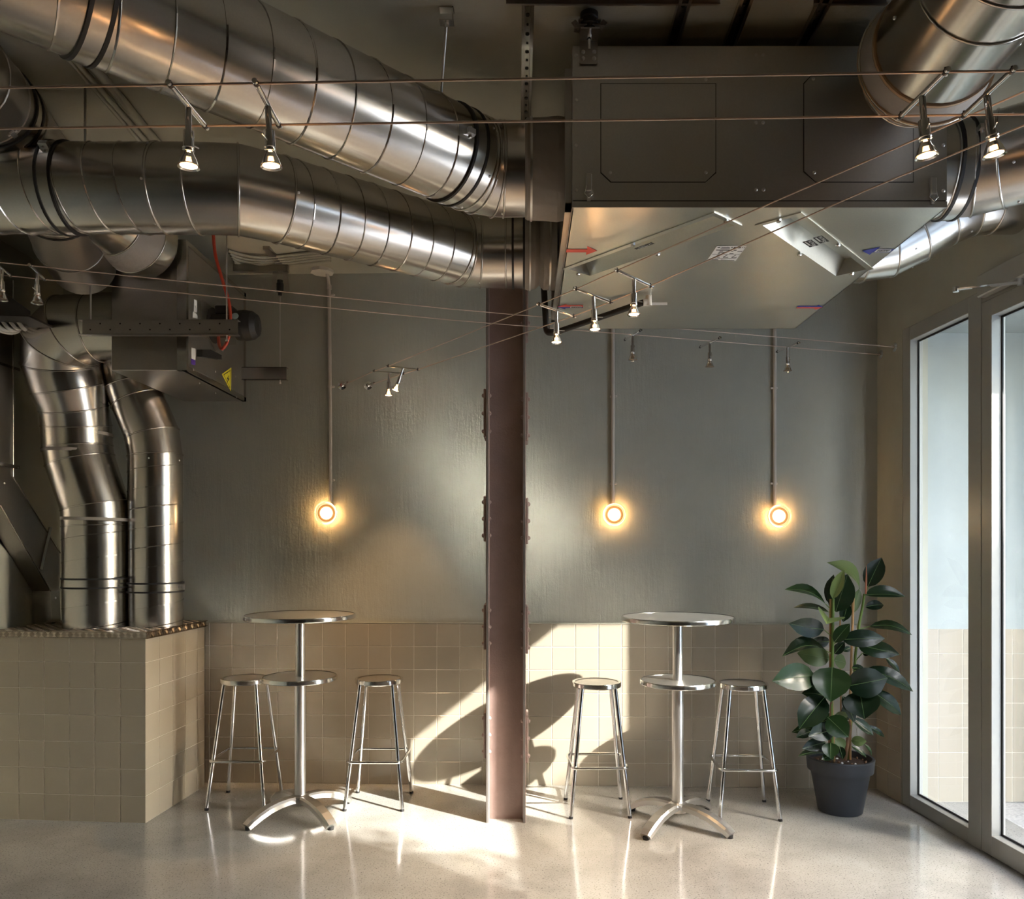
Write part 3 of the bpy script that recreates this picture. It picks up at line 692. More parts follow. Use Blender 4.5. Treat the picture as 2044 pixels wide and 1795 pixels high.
# vibration hanger
hg = thing('spring_hanger', 'black rubber spring hanger with a bolted bracket holding the ceiling unit', 'hanger', P(1175, 95, YF-.01))
m = MB(); m.poly([P(x, y, YF-.003) for x, y in ((1157, 82), (1193, 82), (1193, 127), (1191, 129), (1159, 129), (1157, 127))], .004, (0, -1, 0)); m.obox((P(1175, 70, YF).x, YF-.035, P(1175, 80, YF).z), (.031, 0, 0), (0, .030, 0), (0, 0, .0025)); m.build('bracket', GALV_D, hg)
hx, hz = P(1176, 70, YF-.04).x, P(1175, 78, YF-.04).z
m = MB(); m.cyl((hx, YF-.042, P(1175, 114, YF).z), (hx, YF-.042, hz+.04), .0045, seg=10); m.lathe((hx, YF-.042, hz), (0, 0, 1), [(.009, .0), (.009, .010), (.009, .012), (.0, .012)], 6); m.build('threaded_rod', CHROME, hg)
for bx in (1164, 1186):
    for by in (104, 117): screws(hg, [P(bx, by, YF-.007)], (0, -1, 0), .007)
m = MB(); zz = hz+.032; m.lathe((hx, YF-.042, zz), (0, 0, 1), [(0, 0), (.022, 0), (.022, .008), (.030, .010), (.030, .026), (.026, .030), (.030, .034), (.030, .05), (.024, .054), (0, .054)], 20); m.build('rubber_damper', BLACK, hg)
m = MB(); yy = YF-.042
for s_ in (-1, 1): m.sweep([(-.016, -.0015), (.016, -.0015), (.016, .0015), (-.016, .0015)], [(hx+s_*.050, yy, zz+.008), (hx+s_*.036, yy, ZC-.045)], (0, 1, 0), smooth=False)
m.obox((hx, yy, zz+.003), (.050, 0, 0), (0, .02, 0), (0, 0, .002)); m.obox((hx, yy, ZC-.045), (.037, 0, 0), (0, .02, 0), (0, 0, .002)); m.build('stirrup', GALV_D, hg)
m = MB(); m.cyl((hx, yy, ZC-.045), (hx, yy, ZC), .005, seg=8); m.build('anchor_bolt', ALU, hg)

# ceiling rails, rods and conduits
def rail(px0, py0, px1, py1, label, w=.041, depth=.021, mat=GALV):
    a, b2 = Pz(px0, py0, ZC-depth), Pz(px1, py1, ZC-depth)
    o = thing('strut_rail', label, 'rail', a); d = (b2-a).normalized(); s_ = Vector((0, 0, 1)).cross(d)
    m = MB(); up = Vector((0, 0, 1)); L = (b2-a).length; c = (a+b2)/2
    m.obox(c+up*(depth-.002), d*L/2, s_*w/2, up*.0015)
    for k in (-1, 1): m.obox(c+s_*k*(w/2-.0015)+up*depth/2, d*L/2, s_*.0015, up*depth/2); m.obox(c+s_*k*(w/2-.005), d*L/2, s_*.005, up*.0015)
    m.build('channel', mat, o)
    for k in range(int(L/.05)):
        q = a+d*(.025+.05*k)+up*(depth-.005); m = MB(); m.lathe(q, (0, 0, -1), [(.0, 0), (.007 if k % 2 else .004, 0), (.007 if k % 2 else .004, .001)], 10); m.build('slot', BLACK, o)
    return o
rail(1054, 10, 1048.5, 300, 'perforated galvanised strut on the ceiling left of the ceiling unit')
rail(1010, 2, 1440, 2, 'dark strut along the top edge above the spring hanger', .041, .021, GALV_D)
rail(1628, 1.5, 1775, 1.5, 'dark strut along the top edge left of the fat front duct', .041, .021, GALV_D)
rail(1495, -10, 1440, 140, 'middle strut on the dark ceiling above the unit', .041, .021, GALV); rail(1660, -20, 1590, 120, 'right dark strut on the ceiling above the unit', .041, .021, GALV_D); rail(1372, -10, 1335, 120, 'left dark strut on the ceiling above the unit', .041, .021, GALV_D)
def rod(p0, p1, label, r=.004, foot=False):
    o = thing('threaded_rod', label, 'rod', p1); m = MB(); m.cyl(p0, p1, r, seg=8); m.build('rod', ALU, o)
    if foot:
        m = MB(); q = V3(p0); m.obox(q+Vector((0, 0, -.012)), (.024, 0, 0), (0, .016, 0), (0, 0, .002)); m.obox(q+Vector((.02, 0, .010)), (.002, 0, 0), (0, .016, 0), (0, 0, .022)); m.obox(q+Vector((0, 0, .030)), (.024, 0, 0), (0, .016, 0), (0, 0, .002)); m.build('ceiling_bracket', GALV, o)
        m = MB(); m.lathe(q+Vector((0, 0, -.014)), (0, 0, -1), [(0, 0), (.008, 0), (.008, .008), (0, .008)], 6, smooth=False); m.build('nut', ALU, o)
    m = MB(); m.lathe(V3(p1), (0, 0, 1), [(0, 0), (.007, 0), (.007, .010), (0, .010)], 6, smooth=False); m.build('nut', ALU, o)
    return o
q = Pz(892, 38, ZC-.035); rod(q, P(880, 196, 2.80), 'threaded rod with ceiling bracket holding the thick slanting duct', .0045, True)
xr = P(170, 300, L6.y).x; rod((xr, L6.y, ZC), (xr, L6.y, L6.z+LR_), 'thin rod hanging the long horizontal duct at left', .0045)
cd = thing('ceiling_conduit', 'bundle of three painted conduits on the ceiling at upper left', 'conduit', Pz(215, 200, ZC-.015))
for (xa, ya, xb, yb, r) in ((95, 70, 305, 312, .009), (105, 70, 318, 312, .012), (135, 70, 335, 310, .018)):
    m = MB(); m.cyl(Pz(xa, ya, ZC-r), Pz(xb, yb, ZC-r), r, seg=10); m.build('conduit', PLASTER_S, cd)
# ------------------------------------------------------------------ small suspended fan box at left
FY_, FB_ = 4.20, 5.10
zfb = P(371, 740, FY_).z; fx1 = P(371, 740, FY_).x; fx0 = P(222, 740, FY_).x; zft = 3.16
fb = thing('fan_box', 'galvanised fan box with black motor and yellow warning triangle hung at left', 'fan', ((fx0+fx1)/2, (FY_+FB_)/2, zfb))
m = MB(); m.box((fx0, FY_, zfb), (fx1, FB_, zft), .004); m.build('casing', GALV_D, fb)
m = MB()
for z in (zfb+.012, zft-.012): m.box((fx1-.02, FY_-.004, z-.012), (fx1+.004, FB_, z+.012))
m.box((fx1-.045, FY_-.005, zfb), (fx1+.005, FY_+.02, zft)); m.box((fx1-.02, FB_-.03, zfb), (fx1+.004, FB_+.002, zft)); m.build('corner_profile', GALV, fb)
m = MB(); m.box((fx1, FY_+.03, zfb+.03), (fx1+.003, FB_-.04, zft-.03)); sp = m.build('side_panel', AHU_MAT, fb)
def PX(px, py, X):
    r = ray(px, py); return CAM+r*(X/r.x)
XS = fx1+.0035
def side_poly(pxs, mat, name, lift=0.0, t=.001):
    m = MB(); m.poly([PX(x, y, XS+lift) for x, y in pxs], t, (1, 0, 0)); return m.build(name, mat, fb)
side_poly([(461.5, 734), (443, 747), (460.5, 781.5)], YELLOW, 'warning_triangle')
m = MB(); tri = [PX(x, y, XS+.0014) for x, y in ((460, 738.5), (446, 748), (459.3, 776))]; ce = sum(tri, Vector())/3
for i in range(3):
    a_, b_ = tri[i], tri[(i+1) % 3]; m.add([a_, b_, b_.lerp(ce, .14), a_.lerp(ce, .14)], [(0, 1, 2, 3)])
m.build('triangle_border', PRINT_K, fb)
m = MB(); zz_ = [(456.5, 749), (452.5, 757), (455, 757.5), (452, 767), (458, 756), (455.5, 755)]; m.poly([PX(x, y, XS+.0014) for x, y in zz_], .0004, (1, 0, 0)); m.build('bolt_symbol', PRINT_K, fb)
side_poly([(382, 694), (390, 696), (390, 719), (382, 716)], PRINT_W, 'data_label'); side_poly([(381.5, 716), (390, 719.5), (389.5, 729.5), (381.5, 727)], PURPLE, 'purple_label')
side_poly([(387, 598), (393, 600), (393, 624), (387, 622)], PRINT_W, 'data_label'); side_poly([(385, 622), (394, 629), (394, 636), (384, 634)], PRINT_W, 'data_label')
m = MB(); hp = [PX(x, y, XS) for x, y in ((393, 698), (410, 698), (432, 709), (432, 718), (410, 715), (393, 712))]; m.poly(hp, .03, (1, 0, 0)); m.build('recessed_handle', BLACK, fb)
screws(fb, [PX(x, y, XS) for x, y in ((386, 738), (396, 565), (390, 612), (426, 688), (472, 793), (478, 640), (470, 752), (445, 700), (430, 742), (452, 600), (398, 765), (430, 785))], (1, 0, 0), .006)
mo = Vector((fx1, 4.55, PX(455, 650, fx1+.15).z)); 
mo.z = P(470, 650, 4.55).z
m = MB(); m.lathe(mo, (1, 0, 0), [(0, 0), (.10, 0), (.10, .012), (.066, .014), (.066, .14)], 24); m.box((mo.x+.03, mo.y-.04, mo.z+.055), (mo.x+.13, mo.y+.04, mo.z+.105), .006); mt = m.build('motor', DARKMET, fb)
m = MB(); m.lathe(mo, (1, 0, 0), [(.066, .14), (.082, .145), (.086, .19), (.080, .235), (.06, .262), (0, .268)], 24); m.build('fan_cowl', BLACK, mt)
m = MB(); m.lathe(mo+Vector((.16, -.078, .03)), (0, -1, .3), [(0, .004), (.020, .004), (.020, 0)], 14); m.build('motor_sticker', simple('pale_blue_print', (.35, .45, .48), .4), mt)
m = MB(); m.poly([PX(x, y, fx1+.006) for x, y in ((400, 600), (402, 597), (470, 650), (470, 688), (455, 688), (430, 700), (402, 650))], .003, (1, 0, 0)); m.build('motor_mount', GALV_D, fb)
# suspension rails under the fan box
yr = 4.03; xa, xb = P(165, 650, yr).x, P(475, 650, yr).x; z0, z1 = P(300, 668, yr).z, P(300, 638, yr).z
rl = thing('support_channel', 'perforated C channel across the front of the fan box', 'channel', (xa, yr, z0))
m = MB(); m.box((xa, yr-.003, z0), (xb, yr, z1)); m.box((xa-.02, yr-.003, z0), (xb, yr+.035, z0+.003)); m.box((xa-.02, yr-.003, z1-.003), (xb, yr+.035, z1)); m.build('channel', GALV_D, rl)
for k in range(15):
    m = MB(); m.lathe((xa+.04+.05*k, yr-.0032, z0+.024+(.03 if k % 2 else 0)), (0, -1, 0), [(0, .0006), (.004, .0006), (.004, 0)], 8); m.build('hole', BLACK, rl)
yr2 = 5.02; xb2 = P(572, 745, yr2).x; z0, z1 = P(520, 758, yr2).z, P(520, 733, yr2).z
rl2 = thing('support_channel', 'short grey C channel sticking out behind the fan box at the wall', 'channel', (fx1, yr2, z0))
m = MB(); m.box((fx1+.004, yr2-.003, z0), (xb2, yr2, z1)); m.box((fx1+.004, yr2-.003, z0), (xb2, yr2+.04, z0+.003)); m.box((fx1+.004, yr2-.003, z1-.003), (xb2, yr2+.04, z1)); m.build('channel', GALV, rl2)
for px, y_, zb_, nm in ((181, yr+.015, P(181, 668, yr).z, 'thin rod hanging the left end of the front C channel'), (452.5, yr+.015, P(452, 680, yr).z, 'thin rod hanging the right end of the front C channel')):
    x_ = P(px, 600, y_).x; rod((x_, y_, ZC), (x_, y_, zb_), nm, .004)
x_ = P(559, 650, yr2+.02).x; rod((x_, yr2+.02, P(558, 590, yr2).z), (x_, yr2+.02, P(560, 765, yr2).z), 'thin rod with black damper above the short back channel', .0035)
hd = thing('damper_hanger', 'small black rubber damper in a stirrup under the ceiling strut by the back wall', 'hanger', (x_, yr2+.02, P(558, 590, yr2).z))
zt_ = P(558, 552, yr2).z; zd = P(558, 588, yr2).z
m = MB(); m.lathe((x_, yr2+.02, zd), (0, 0, 1), [(0, 0), (.012, 0), (.012, .02), (.022, .022), (.022, .075), (.018, .080), (.018, .095), (0, .095)], 16); m.build('rubber_damper', BLACK, hd)
m = MB()
for s_ in (-1, 1): m.sweep([(-.014, -.001), (.014, -.001), (.014, .001), (-.014, .001)], [(x_+s_*.045, yr2+.02, zd+.02), (x_+s_*.026, yr2+.02, ZC-.022)], (0, 1, 0), smooth=False)
m.build('stirrup', GALV_D, hd)
sa = thing('strut_rail', 'strut across the ceiling against the back wall above the small damper', 'rail', (x_, yr2, ZC-.045))
m = MB(); m.box((fx1-.05, yr2-.002, ZC-.062), (P(574, 550, yr2).x, yr2+.04, ZC-.021)); m.box((x_-.02, yr2-.25, ZC-.021), (x_+.02, yr2+.1, ZC)); m.build('channel', GALV_D, sa)
rc = thing('power_cable', 'red power cable looping down to the fan motor', 'cable', P(455, 600, 4.1))
m = MB(); pth = [(426, 470), (430, 510), (444, 560), (456, 600), (460, 632), (459, 662), (453, 684), (444, 696), (438, 690), (436, 672), (438, 655)]
pts = [P(x, y, 4.10 if i < 8 else 4.10+.1*(i-7)) for i, (x, y) in enumerate(pth)]
def smooth_path(ps, k=6):
    out = []
    for i in range(len(ps)-1):
        p0, p1, p2, p3 = ps[max(i-1, 0)], ps[i], ps[i+1], ps[min(i+2, len(ps)-1)]
        for j in range(k):
            t = j/k; out.append(.5*((2*p1)+(p2-p0)*t+(2*p0-5*p1+4*p2-p3)*t*t+(3*p1-p0-3*p2+p3)*t**3))
    return out+[ps[-1]]
m.tube(smooth_path(pts), .0085, 8); m.build('cable', RED, rc)
# spigot on the front of the fan box
sg0 = Vector((P(292, 500, FY_).x, FY_-.002, P(292, 490, FY_).z)); sgd = Vector((-.15, -.8, .05)).normalized()
sp_ = thing('spiral_duct', 'short round spigot with canvas collar on the front of the fan box', 'duct', sg0)
duct(sp_, [sg0, sg0+sgd*.10, sg0+sgd*.26, sg0+sgd*.55], .172, GALV, radii=[.185, .185, .165, .160], names=['flexible_connector', 'duct_section', 'duct_section'])
sp_.children[0].data.materials[0] = CANVAS
band(sp_, sg0+sgd*.10, sgd, .178, .012, .006, ALU, 'hose_clamp')

# ------------------------------------------------------------------ two standing ducts on the counter
def wp(px, py, d): return P(px, py, d)
D1 = 4.80
e1 = thing('standing_duct', 'wider floor standing duct with a big elbow joined to the fan box', 'duct', (P(194, 1248, D1).x, D1, CTOP))
ps = [wp(194, 1248, D1)]; ps[0].z = CTOP+.001
ps += [wp(193, 1050, D1), wp(190, 1010, D1), wp(160, 920, D1-.02), wp(155, 893, D1-.02), wp(153, 850, D1-.03), wp(148, 815, D1-.06), wp(137, 775, D1-.10), wp(122, 725, D1-.14), wp(124, 686, D1-.2), wp(150, 660, D1-.24), wp(192, 654, D1-.25), Vector((fx0+.02, D1-.25, wp(205, 652, D1-.25).z))]
duct(e1, ps, .185, GALV, spiral=(0,), pitch=.135, radii=[.185, .185, .185, .188, .188, .188, .185, .20, .205, .205, .20, .19, .19])
duct_clamp(e1, wp(194, 1163, D1), (0, 0, 1), .185)
for yy in (866, 903, 1037): band(e1, wp(155 if yy < 1000 else 193, yy, D1-.02), (0.02, 0, 1), .188, .018, .003, CANVAS, 'sealant_bead')
D2 = 4.86
e2_ = thing('standing_duct', 'slimmer floor standing duct bending in under the fan box', 'duct', (P(311, 1248, D2).x, D2, CTOP))
ps = [wp(311, 1248, D2)]; ps[0].z = CTOP+.001
ps += [wp(310, 910, D2), wp(304, 868, D2), wp(275, 800, D2), wp(262, 770, D2), wp(255, 735, D2), wp(275, 712, D2), Vector((fx0+.06, D2, wp(285, 708, D2).z))]
duct(e2_, ps, .154, GALV, spiral=(0,), pitch=.118, hand=1)
duct_clamp(e2_, wp(311, 1172, D2), (0, 0, 1), .154, (1, -.1, 0))
ring_screw(e2_, wp(310, 920, D2), (0, 0, 1), .154, 5, .2)

# rectangular duct folding down the left corner
XQ = -2.93
rq = thing('rectangular_duct', 'flat galvanised rectangular duct angling down the left corner onto the counter', 'duct', (XQ-.05, 5.0, CTOP))
def PXq(px, py, X):
    r = ray(px, py); return CAM+r*(X/r.x)
def quad_prism(pxs, name, mat=GALV_D):
    m = MB(); m.poly([PXq(x, y, XQ) for x, y in pxs], .115, (-1, 0, 0)); return m.build(name, mat, rq)
quad_prism([(-70, 560), (26, 560), (26, 952), (-70, 952)], 'duct_section')
quad_prism([(-70, 952), (26, 952), (120, 1104), (119, 1180), (101, 1180), (0, 1008), (-70, 889)], 'duct_section')
quad_prism([(101, 1180), (119, 1180), (121, 1241), (103, 1243)], 'duct_section', GALV)
for a_, b_ in (((26, 560), (26, 952)), ((26, 952), (120, 1104)), ((0, 1008), (101, 1180))):
    m = MB(); m.tube([PXq(*a_, XQ+.002), PXq(*b_, XQ+.002)], .005, 6); m.build('edge_fold', GALV, rq)
for q in ([(-20, 920), (38, 930), (38, 937), (-20, 927)], [(-20, 716), (38, 736), (38, 741), (-20, 722)], [(97, 1052), (102, 1054), (83, 1138), (78, 1136)]):
    m = MB(); m.poly([PXq(x, y, XQ+.004) for x, y in q], .006, (1, 0, 0)); m.build('perforated_strap', GALV, rq)
screws(rq, [PXq(9, 965, XQ), PXq(111, 1194, XQ), PXq(35, 934, XQ+.006)], (1, 0, 0), .007)
# cable tray with cables, far left
tr = thing('cable_tray', 'dark cable tray end with pale cables drooping at the far left', 'cable tray', P(0, 600, 4.2))
m = MB(); m.poly([P(x, y, 4.15) for x, y in ((-80, 555), (10, 585), (58, 620), (58, 628), (-80, 622))], .012, (0, 1, 0)); m.poly([P(x, y, 4.15) for x, y in ((-80, 618), (56, 628), (56, 632), (-80, 628))], .22, (0, 1, 0)); m.build('tray', DARKMET, tr)
for k in range(5):
    m = MB(); m.tube(smooth_path([P(-30+14*k, 628, 4.28), P(-22+15*k, 645, 4.28), P(-6+14*k, 658, 4.29), P(30+5*k, 664-k*5, 4.40), P(60, 640, 4.6)]), .010, 7); m.build('cable', WHITEP, tr)

# ------------------------------------------------------------------ wall conduits and round wall lamps
LAMPS = []
AMBER = simple('amber_ribbed_glass', (.50, .26, .10), .35)
def wall_lamp(px, py, cx, top_py, clips, label, clabel, elbow=False):
    c = PW(px, py); o = thing('wall_lamp', label, 'lamp', c, 'round wall lamps', BW_A)
    ax = (0, -1, 0)
    m = MB(); m.lathe((0, 0, 0), ax, [(0, 0), (.055, 0), (.055, .005), (0, .005)], 32); m.build('back_plate', WHITEP, o, world=False)
    m = MB(); m.lathe((0, 0, 0), ax, [(.072, .002), (.0785, .020), (.078, .060), (.072, .066), (.066, .060)], 40); m.build('glass_ring', FROST, o, world=False)
    m = MB(); m.lathe((0, 0, 0), ax, [(.066, .058), (.056, .046), (.038, .044)], 32); m.build('ribbed_reflector', AMBER, o, world=False)
    m = MB(); m.lathe((0, 0, 0), ax, [(.040, .043), (.038, .052), (.030, .058), (.016, .061), (0, .062)], 32); m.build('lit_bulb', BULB, o, world=False)
    li = bpy.data.lights.new('wall_lamp_light', 'POINT'); li.energy = 1.0; li.color = (1, .64, .28); li.shadow_soft_size = .008
    lo = bpy.data.objects.new('wall_lamp_light', li); COL.objects.link(lo); lo.parent = o; lo.location = (0, -.034, 0)
    cp = thing('conduit_pipe', clabel, 'pipe', PW(cx, py-22), None, BW_A)
    base = cp.location.copy(); zt = PW(cx, top_py).z
    zl_ = PW(cx, py-18).z-base.z; m = MB(); dx = wall_u(PW(cx+(3 if cx < 1600 else 0), top_py))-wall_u(base)
    m.tube([(0, -.016, zl_-.03), (0, -.016, .22), (.0, -.016, zt-base.z)] if not elbow else [(0, -.016, zl_-.03), (0, -.016, .4), (-.008, -.016, PW(cx, 600).z-base.z), (-.010, -.016, PW(cx, 572).z-base.z), (-.012, -.030, PW(cx, 556).z-base.z), (-.014, -.07, ZC-base.z)], .0115, 12)
    m.build('pipe', CONDUIT, cp, world=False)
    for cy in clips:
        z = PW(cx, cy).z-base.z; m = MB(); m.box((-.019, -.020, z-.006), (.019, 0, z+.006), .002); m.lathe((.021 if cx < 1300 else -.021, -.010, z), (0, -1, 0), [(.007, 0), (.007, .010), (0, .012)], 8); m.build('clip', CONDUIT, cp, world=False)
    if elbow:
        m = MB(); m.lathe((-.008, -.016, PW(cx, 580).z-base.z), (0, 0, 1), [(.012, 0), (.015, .002), (.015, .03), (.012, .032)], 12); m.build('coupling', CONDUIT, cp, world=False)
    return o
wall_lamp(655, 1025, 661, 560, (590, 773, 959), 'round glass wall lamp left of the steel column', 'painted conduit rising from the left wall lamp to the ceiling box', True)
wall_lamp(1225, 1028, 1223, 520, (792, 966), 'round glass wall lamp right of the steel column, the middle one', 'painted conduit rising from the middle wall lamp behind the ceiling unit')
wall_lamp(1551, 1031, 1545, 520, (776, 966), 'round glass wall lamp nearest the plant', 'painted conduit rising from the wall lamp nearest the plant')
jb = thing('junction_box', 'flat octagonal junction box on the ceiling above the left conduit', 'junction box', Pz(643, 540, ZC))
m = MB(); c = Pz(643, 539, ZC); m.lathe(c, (0, 0, -1), [(.0, .0), (.075, .0), (.075, .02), (0, .02)], 8, smooth=False); m.build('cover', WHITEP, jb)
cb = thing('ceiling_cables', 'pale cables bunched on the ceiling under the long duct', 'cable', Pz(520, 522, ZC-.02))
for k in range(5):
    m = MB(); m.tube(smooth_path([Pz(455+3*k, 500+5*k, ZC-.012), Pz(480, 508+6*k, ZC-.012), Pz(520, 514+4.5*k, ZC-.02), Pz(570, 510+5*k, ZC-.012), Pz(660, 500+5*k, ZC-.012)]), .010, 7); m.build('cable', PLASTER_S, cb)

# ------------------------------------------------------------------ condensate pipe under the unit
dp = thing('drain_pipe', 'black condensate hose dropping beside the unit and running to a white trap', 'pipe', P(1095, 660, 3.98))
m = MB(); t0 = Pz(1284, 604, ZB-.03)
m.tube([P(1085, 560, 4.0), P(1087, 600, 4.0), P(1090, 648, 3.98)], .016, 10); m.build('hose', BLACK, dp)
m = MB(); m.tube(smooth_path([P(1090, 646, 3.98), P(1092, 660, 3.98), P(1100, 664, 3.97), P(1120, 661, 3.96)]), .017, 10); m.build('elbow', DARKMET, dp)
m = MB(); m.tube([P(1116, 661.5, 3.965), t0], .014, 10); m.build('hose', BLACK, dp)
m = MB(); m.cyl(t0, t0+Vector((.02, 0, 0)), .017); m.cyl(t0+Vector((.025, 0, -.015)), t0+Vector((.025, 0, .032)), .014); m.build('trap', WHITEP, dp)
m = MB(); q = t0+Vector((.06, 0, -.006)); m.box((q.x-.03, q.y-.001, q.z-.006), (q.x+.05, q.y, q.z+.006)); m.build('tag', PRINT_W, dp)

# ------------------------------------------------------------------ low voltage cable lights
ZA = 2.60
def cable(pts, label, r=.0028):
    o = thing('lamp_cable', label, 'cable', pts[0]); m = MB(); m.tube(pts, r, 6); m.build('braided_wire', WIREM, o); return o
A1a, A1b = Pz(0, 175, ZA), Pz(2044, 141, ZA); A2a, A2b = Pz(0, 257, ZA), Pz(2044, 228, ZA)
def ext(a, b2, k0, k1): d = b2-a; return a-d*k0, b2+d*k1
A1 = ext(A1a, A1b, .30, .33); A2 = ext(A2a, A2b, .28, .30)
cable(A1, 'upper braided cable of the front pair crossing the whole view'); cable(A2, 'lower braided cable of the front pair crossing the whole view')
def on_plan(p0, p1, px, py):      # point of the plan line p0-p1 seen at px, lifted to py
    r = ray(px, py); d = p1-p0       # r.x*t = x, t = y
    k = (r.x*p0.y-p0.x)/(d.x-r.x*d.y); q = p0+d*k; return Vector((q.x, q.y, H+r.z*q.y))
b1w, b2w = PW(683, 770, .02), PW(735, 770, .02)
B1e, B2e = Pz(2044, 183, 2.62), Pz(2044, 250, 2.62)
B1pts = [b1w]+[on_plan(b1w, B1e, x, y) for x, y in ((747, 741), (775, 731), (1076, 608), (1150, 577), (1232, 540), (1734, 320))]+[B1e, B1e+(B1e-b1w)*.12]
B2pts = [b2w]+[on_plan(b2w, B2e, x, y) for x, y in ((806, 746), (834, 738), (1145, 631), (1218, 603), (1298, 571), (1734, 378))]+[B2e, B2e+(B2e-b2w)*.12]
cable(B1pts, 'left cable of the diagonal pair running to the back wall', .0024); cable(B2pts, 'right cable of the diagonal pair running to the back wall', .0024)
c1w, c2w = PR(1785, 693, .03), PR(1757, 708, .03)
C1e, C2e = Pz(0, 524, 2.80), Pz(0, 549, 2.80)
cable([c1w, on_plan(c1w, C1e, 900, 617), C1e, C1e+(C1e-c1w)*.05], 'upper cable of the rear pair running to the right hand wall', .0024); cable([c2w, on_plan(c2w, C2e, 900, 639), C2e, C2e+(C2e-c2w)*.05], 'lower cable of the rear pair running to the right hand wall', .0024)
def anchor(p, nrm, tow, label):
    o = thing('cable_anchor', label, 'anchor', p); nrm = V3(nrm)
    m = MB(); m.lathe(p, nrm, [(0, 0), (.028, 0), (.028, .004), (.012, .010), (.010, .022), (0, .022)], 20); m.build('wall_plate', CHROME, o)
    t = (V3(tow)-p).normalized(); m = MB(); m.tube([p+nrm*.018, p+nrm*.018+t*.06], .004, 8); m.cyl(p+nrm*.018+t*.06, p+nrm*.018+t*.10, .007, seg=10); m.build('turnbuckle', CHROME, o)
anchor(PW(683, 770), BWN, B1pts[1], 'round chrome cable anchor on the back wall, the left one'); anchor(PW(735, 770), BWN, B2pts[1], 'round chrome cable anchor on the back wall, nearer the small lit spots')
anchor(PR(1787, 693), RWN, C1e, 'upper round cable anchor on the right hand wall'); anchor(PR(1759, 708), RWN, C2e, 'lower round cable anchor on the right hand wall')
def spot(pa, pb, lit, label, tilt=(0, 0), lever=1, group='cable spot lights', watts=27.0, k=1.0, mid=.5):
    pa, pb = V3(pa), V3(pb); c = pa.lerp(pb, mid)
    o = thing('cable_spot', label, 'spot light', c, group); ax = (pb-pa).normalized(); L = (pb-pa).length
    m = MB(); m.cyl(pa-ax*.012, pb+ax*.012, .0062*k, seg=12); cb_ = m.build('cross_bar', CHROME, o)
    for q in (pa, pb):
        m = MB(); m.cyl(q-ax*.004, q+ax*.004, .0070*k, seg=12); m.lathe(q, (0, 0, 1), [(.0028, 0), (.0028, .010), (0, .010)], 8); m.build('cable_grip', DARKMET, cb_)
    dn = Vector((tilt[0], tilt[1], -1)).normalized()
    s1 = c+Vector((0, 0, -.004)); s2 = s1+dn*.055*k
    m = MB(); m.cyl(s1, s2, .0075*k, seg=12); m.build('stem', CHROME, o)
    m = MB(); m.lathe(s2, dn, [(0, -.001), (.0125*k, -.001), (.0125*k, .036*k), (.0145*k, .038*k), (.0125*k, .040*k), (.0145*k, .043*k), (.0125*k, .046*k), (.0, .046*k)], 16); so_ = m.build('socket', CHROME, o)
    s3 = s2+dn*.046*k
    m = MB(); m.lathe(s3, dn, [(.010*k, -.004), (.013*k, .006*k), (.019*k, .018*k), (.0235*k, .031*k), (.0255*k, .034*k), (.0255*k, .037*k)], 24); m.build('reflector_bulb', CUP, o)
    m = MB(); m.lathe(s3, dn, [(.0195*k, .034*k), (.0255*k, .0372*k)], 24); m.build('rim', CHROME, o)
    m = MB(); m.lathe(s3, dn, [(.0200*k, .033*k), (.012*k, .035*k), (0, .0355*k)], 20); m.build('lamp_face', LED if lit else LAMPGLASS, o)
    side = ax.cross(dn).normalized()*lever
    m = MB(); q = s2+dn*.028*k; e = (ax*-lever*.8+side*.2+Vector((0, 0, .15))).normalized(); m.cyl(q, q+e*.036*k, .0018, seg=6); m.build('lever_pin', CHROME, o)
    if lit:
        li = bpy.data.lights.new('spot_light', 'SPOT'); li.energy = watts; li.color = (1, .63, .32); li.spot_size = math.radians(64); li.spot_blend = .6; li.shadow_soft_size = .02
        lo = bpy.data.objects.new('spot_light', li); COL.objects.link(lo); lo.parent = o; lo.location = s3+dn*.045*k-c; lo.rotation_euler = dn.to_track_quat('-Z', 'Y').to_euler()
        li = bpy.data.lights.new('bulb_spill', 'POINT'); li.energy = .13; li.color = (1, .60, .28); li.shadow_soft_size = .012
        lo = bpy.data.objects.new('bulb_spill', li); COL.objects.link(lo); lo.parent = o; lo.location = s3+dn*.018*k-c
    return o
def onz(a, b2, px): return on_plan(a, b2, px, 0)
def A1p(px): q = on_plan(A1a, A1b, px, 100); q.z = ZA; return q
def A2p(px): q = on_plan(A2a, A2b, px, 100); q.z = ZA; return q
spot(A1p(340), A2p(409), True, 'lit chrome cable spot at left, the first on the front pair of cables', (-.02, .06), -1)
spot(A1p(511), A2p(556), True, 'lit chrome cable spot at left, second on the front pair of cables', (.03, .10), 1)
spot(A1p(1887), A2p(1798), True, 'lit chrome cable spot at right, in front of the fat taped duct', (.10, .04), 1)
spot(A1p(2020), A2p(1924), True, 'lit chrome cable spot at the right edge of the view', (.16, .04), 1)
for (xa, ya, xb, yb, lb, tl) in ((1232, 540, 1298, 571, 'lit cable spot under the unit, the nearest of three on the diagonal cables', (0, 0)), (1150, 577, 1218, 603, 'lit cable spot under the unit, the middle of three on the diagonal cables', (.05, 0)), (1076, 608, 1145, 631, 'lit cable spot beside the black hose, the farthest of three under the unit', (0, 0)), (775, 731, 834, 738, 'small lit cable spot by the back wall, the tilted right one', (-.35, 0)), (747, 741, 806, 746, 'small lit cable spot by the back wall, the left one nearest the anchors', (-.02, 0))):
    spot(on_plan(b1w, B1e, xa, ya), on_plan(b2w, B2e, xb, yb), True, lb, tl, -1, watts=24)
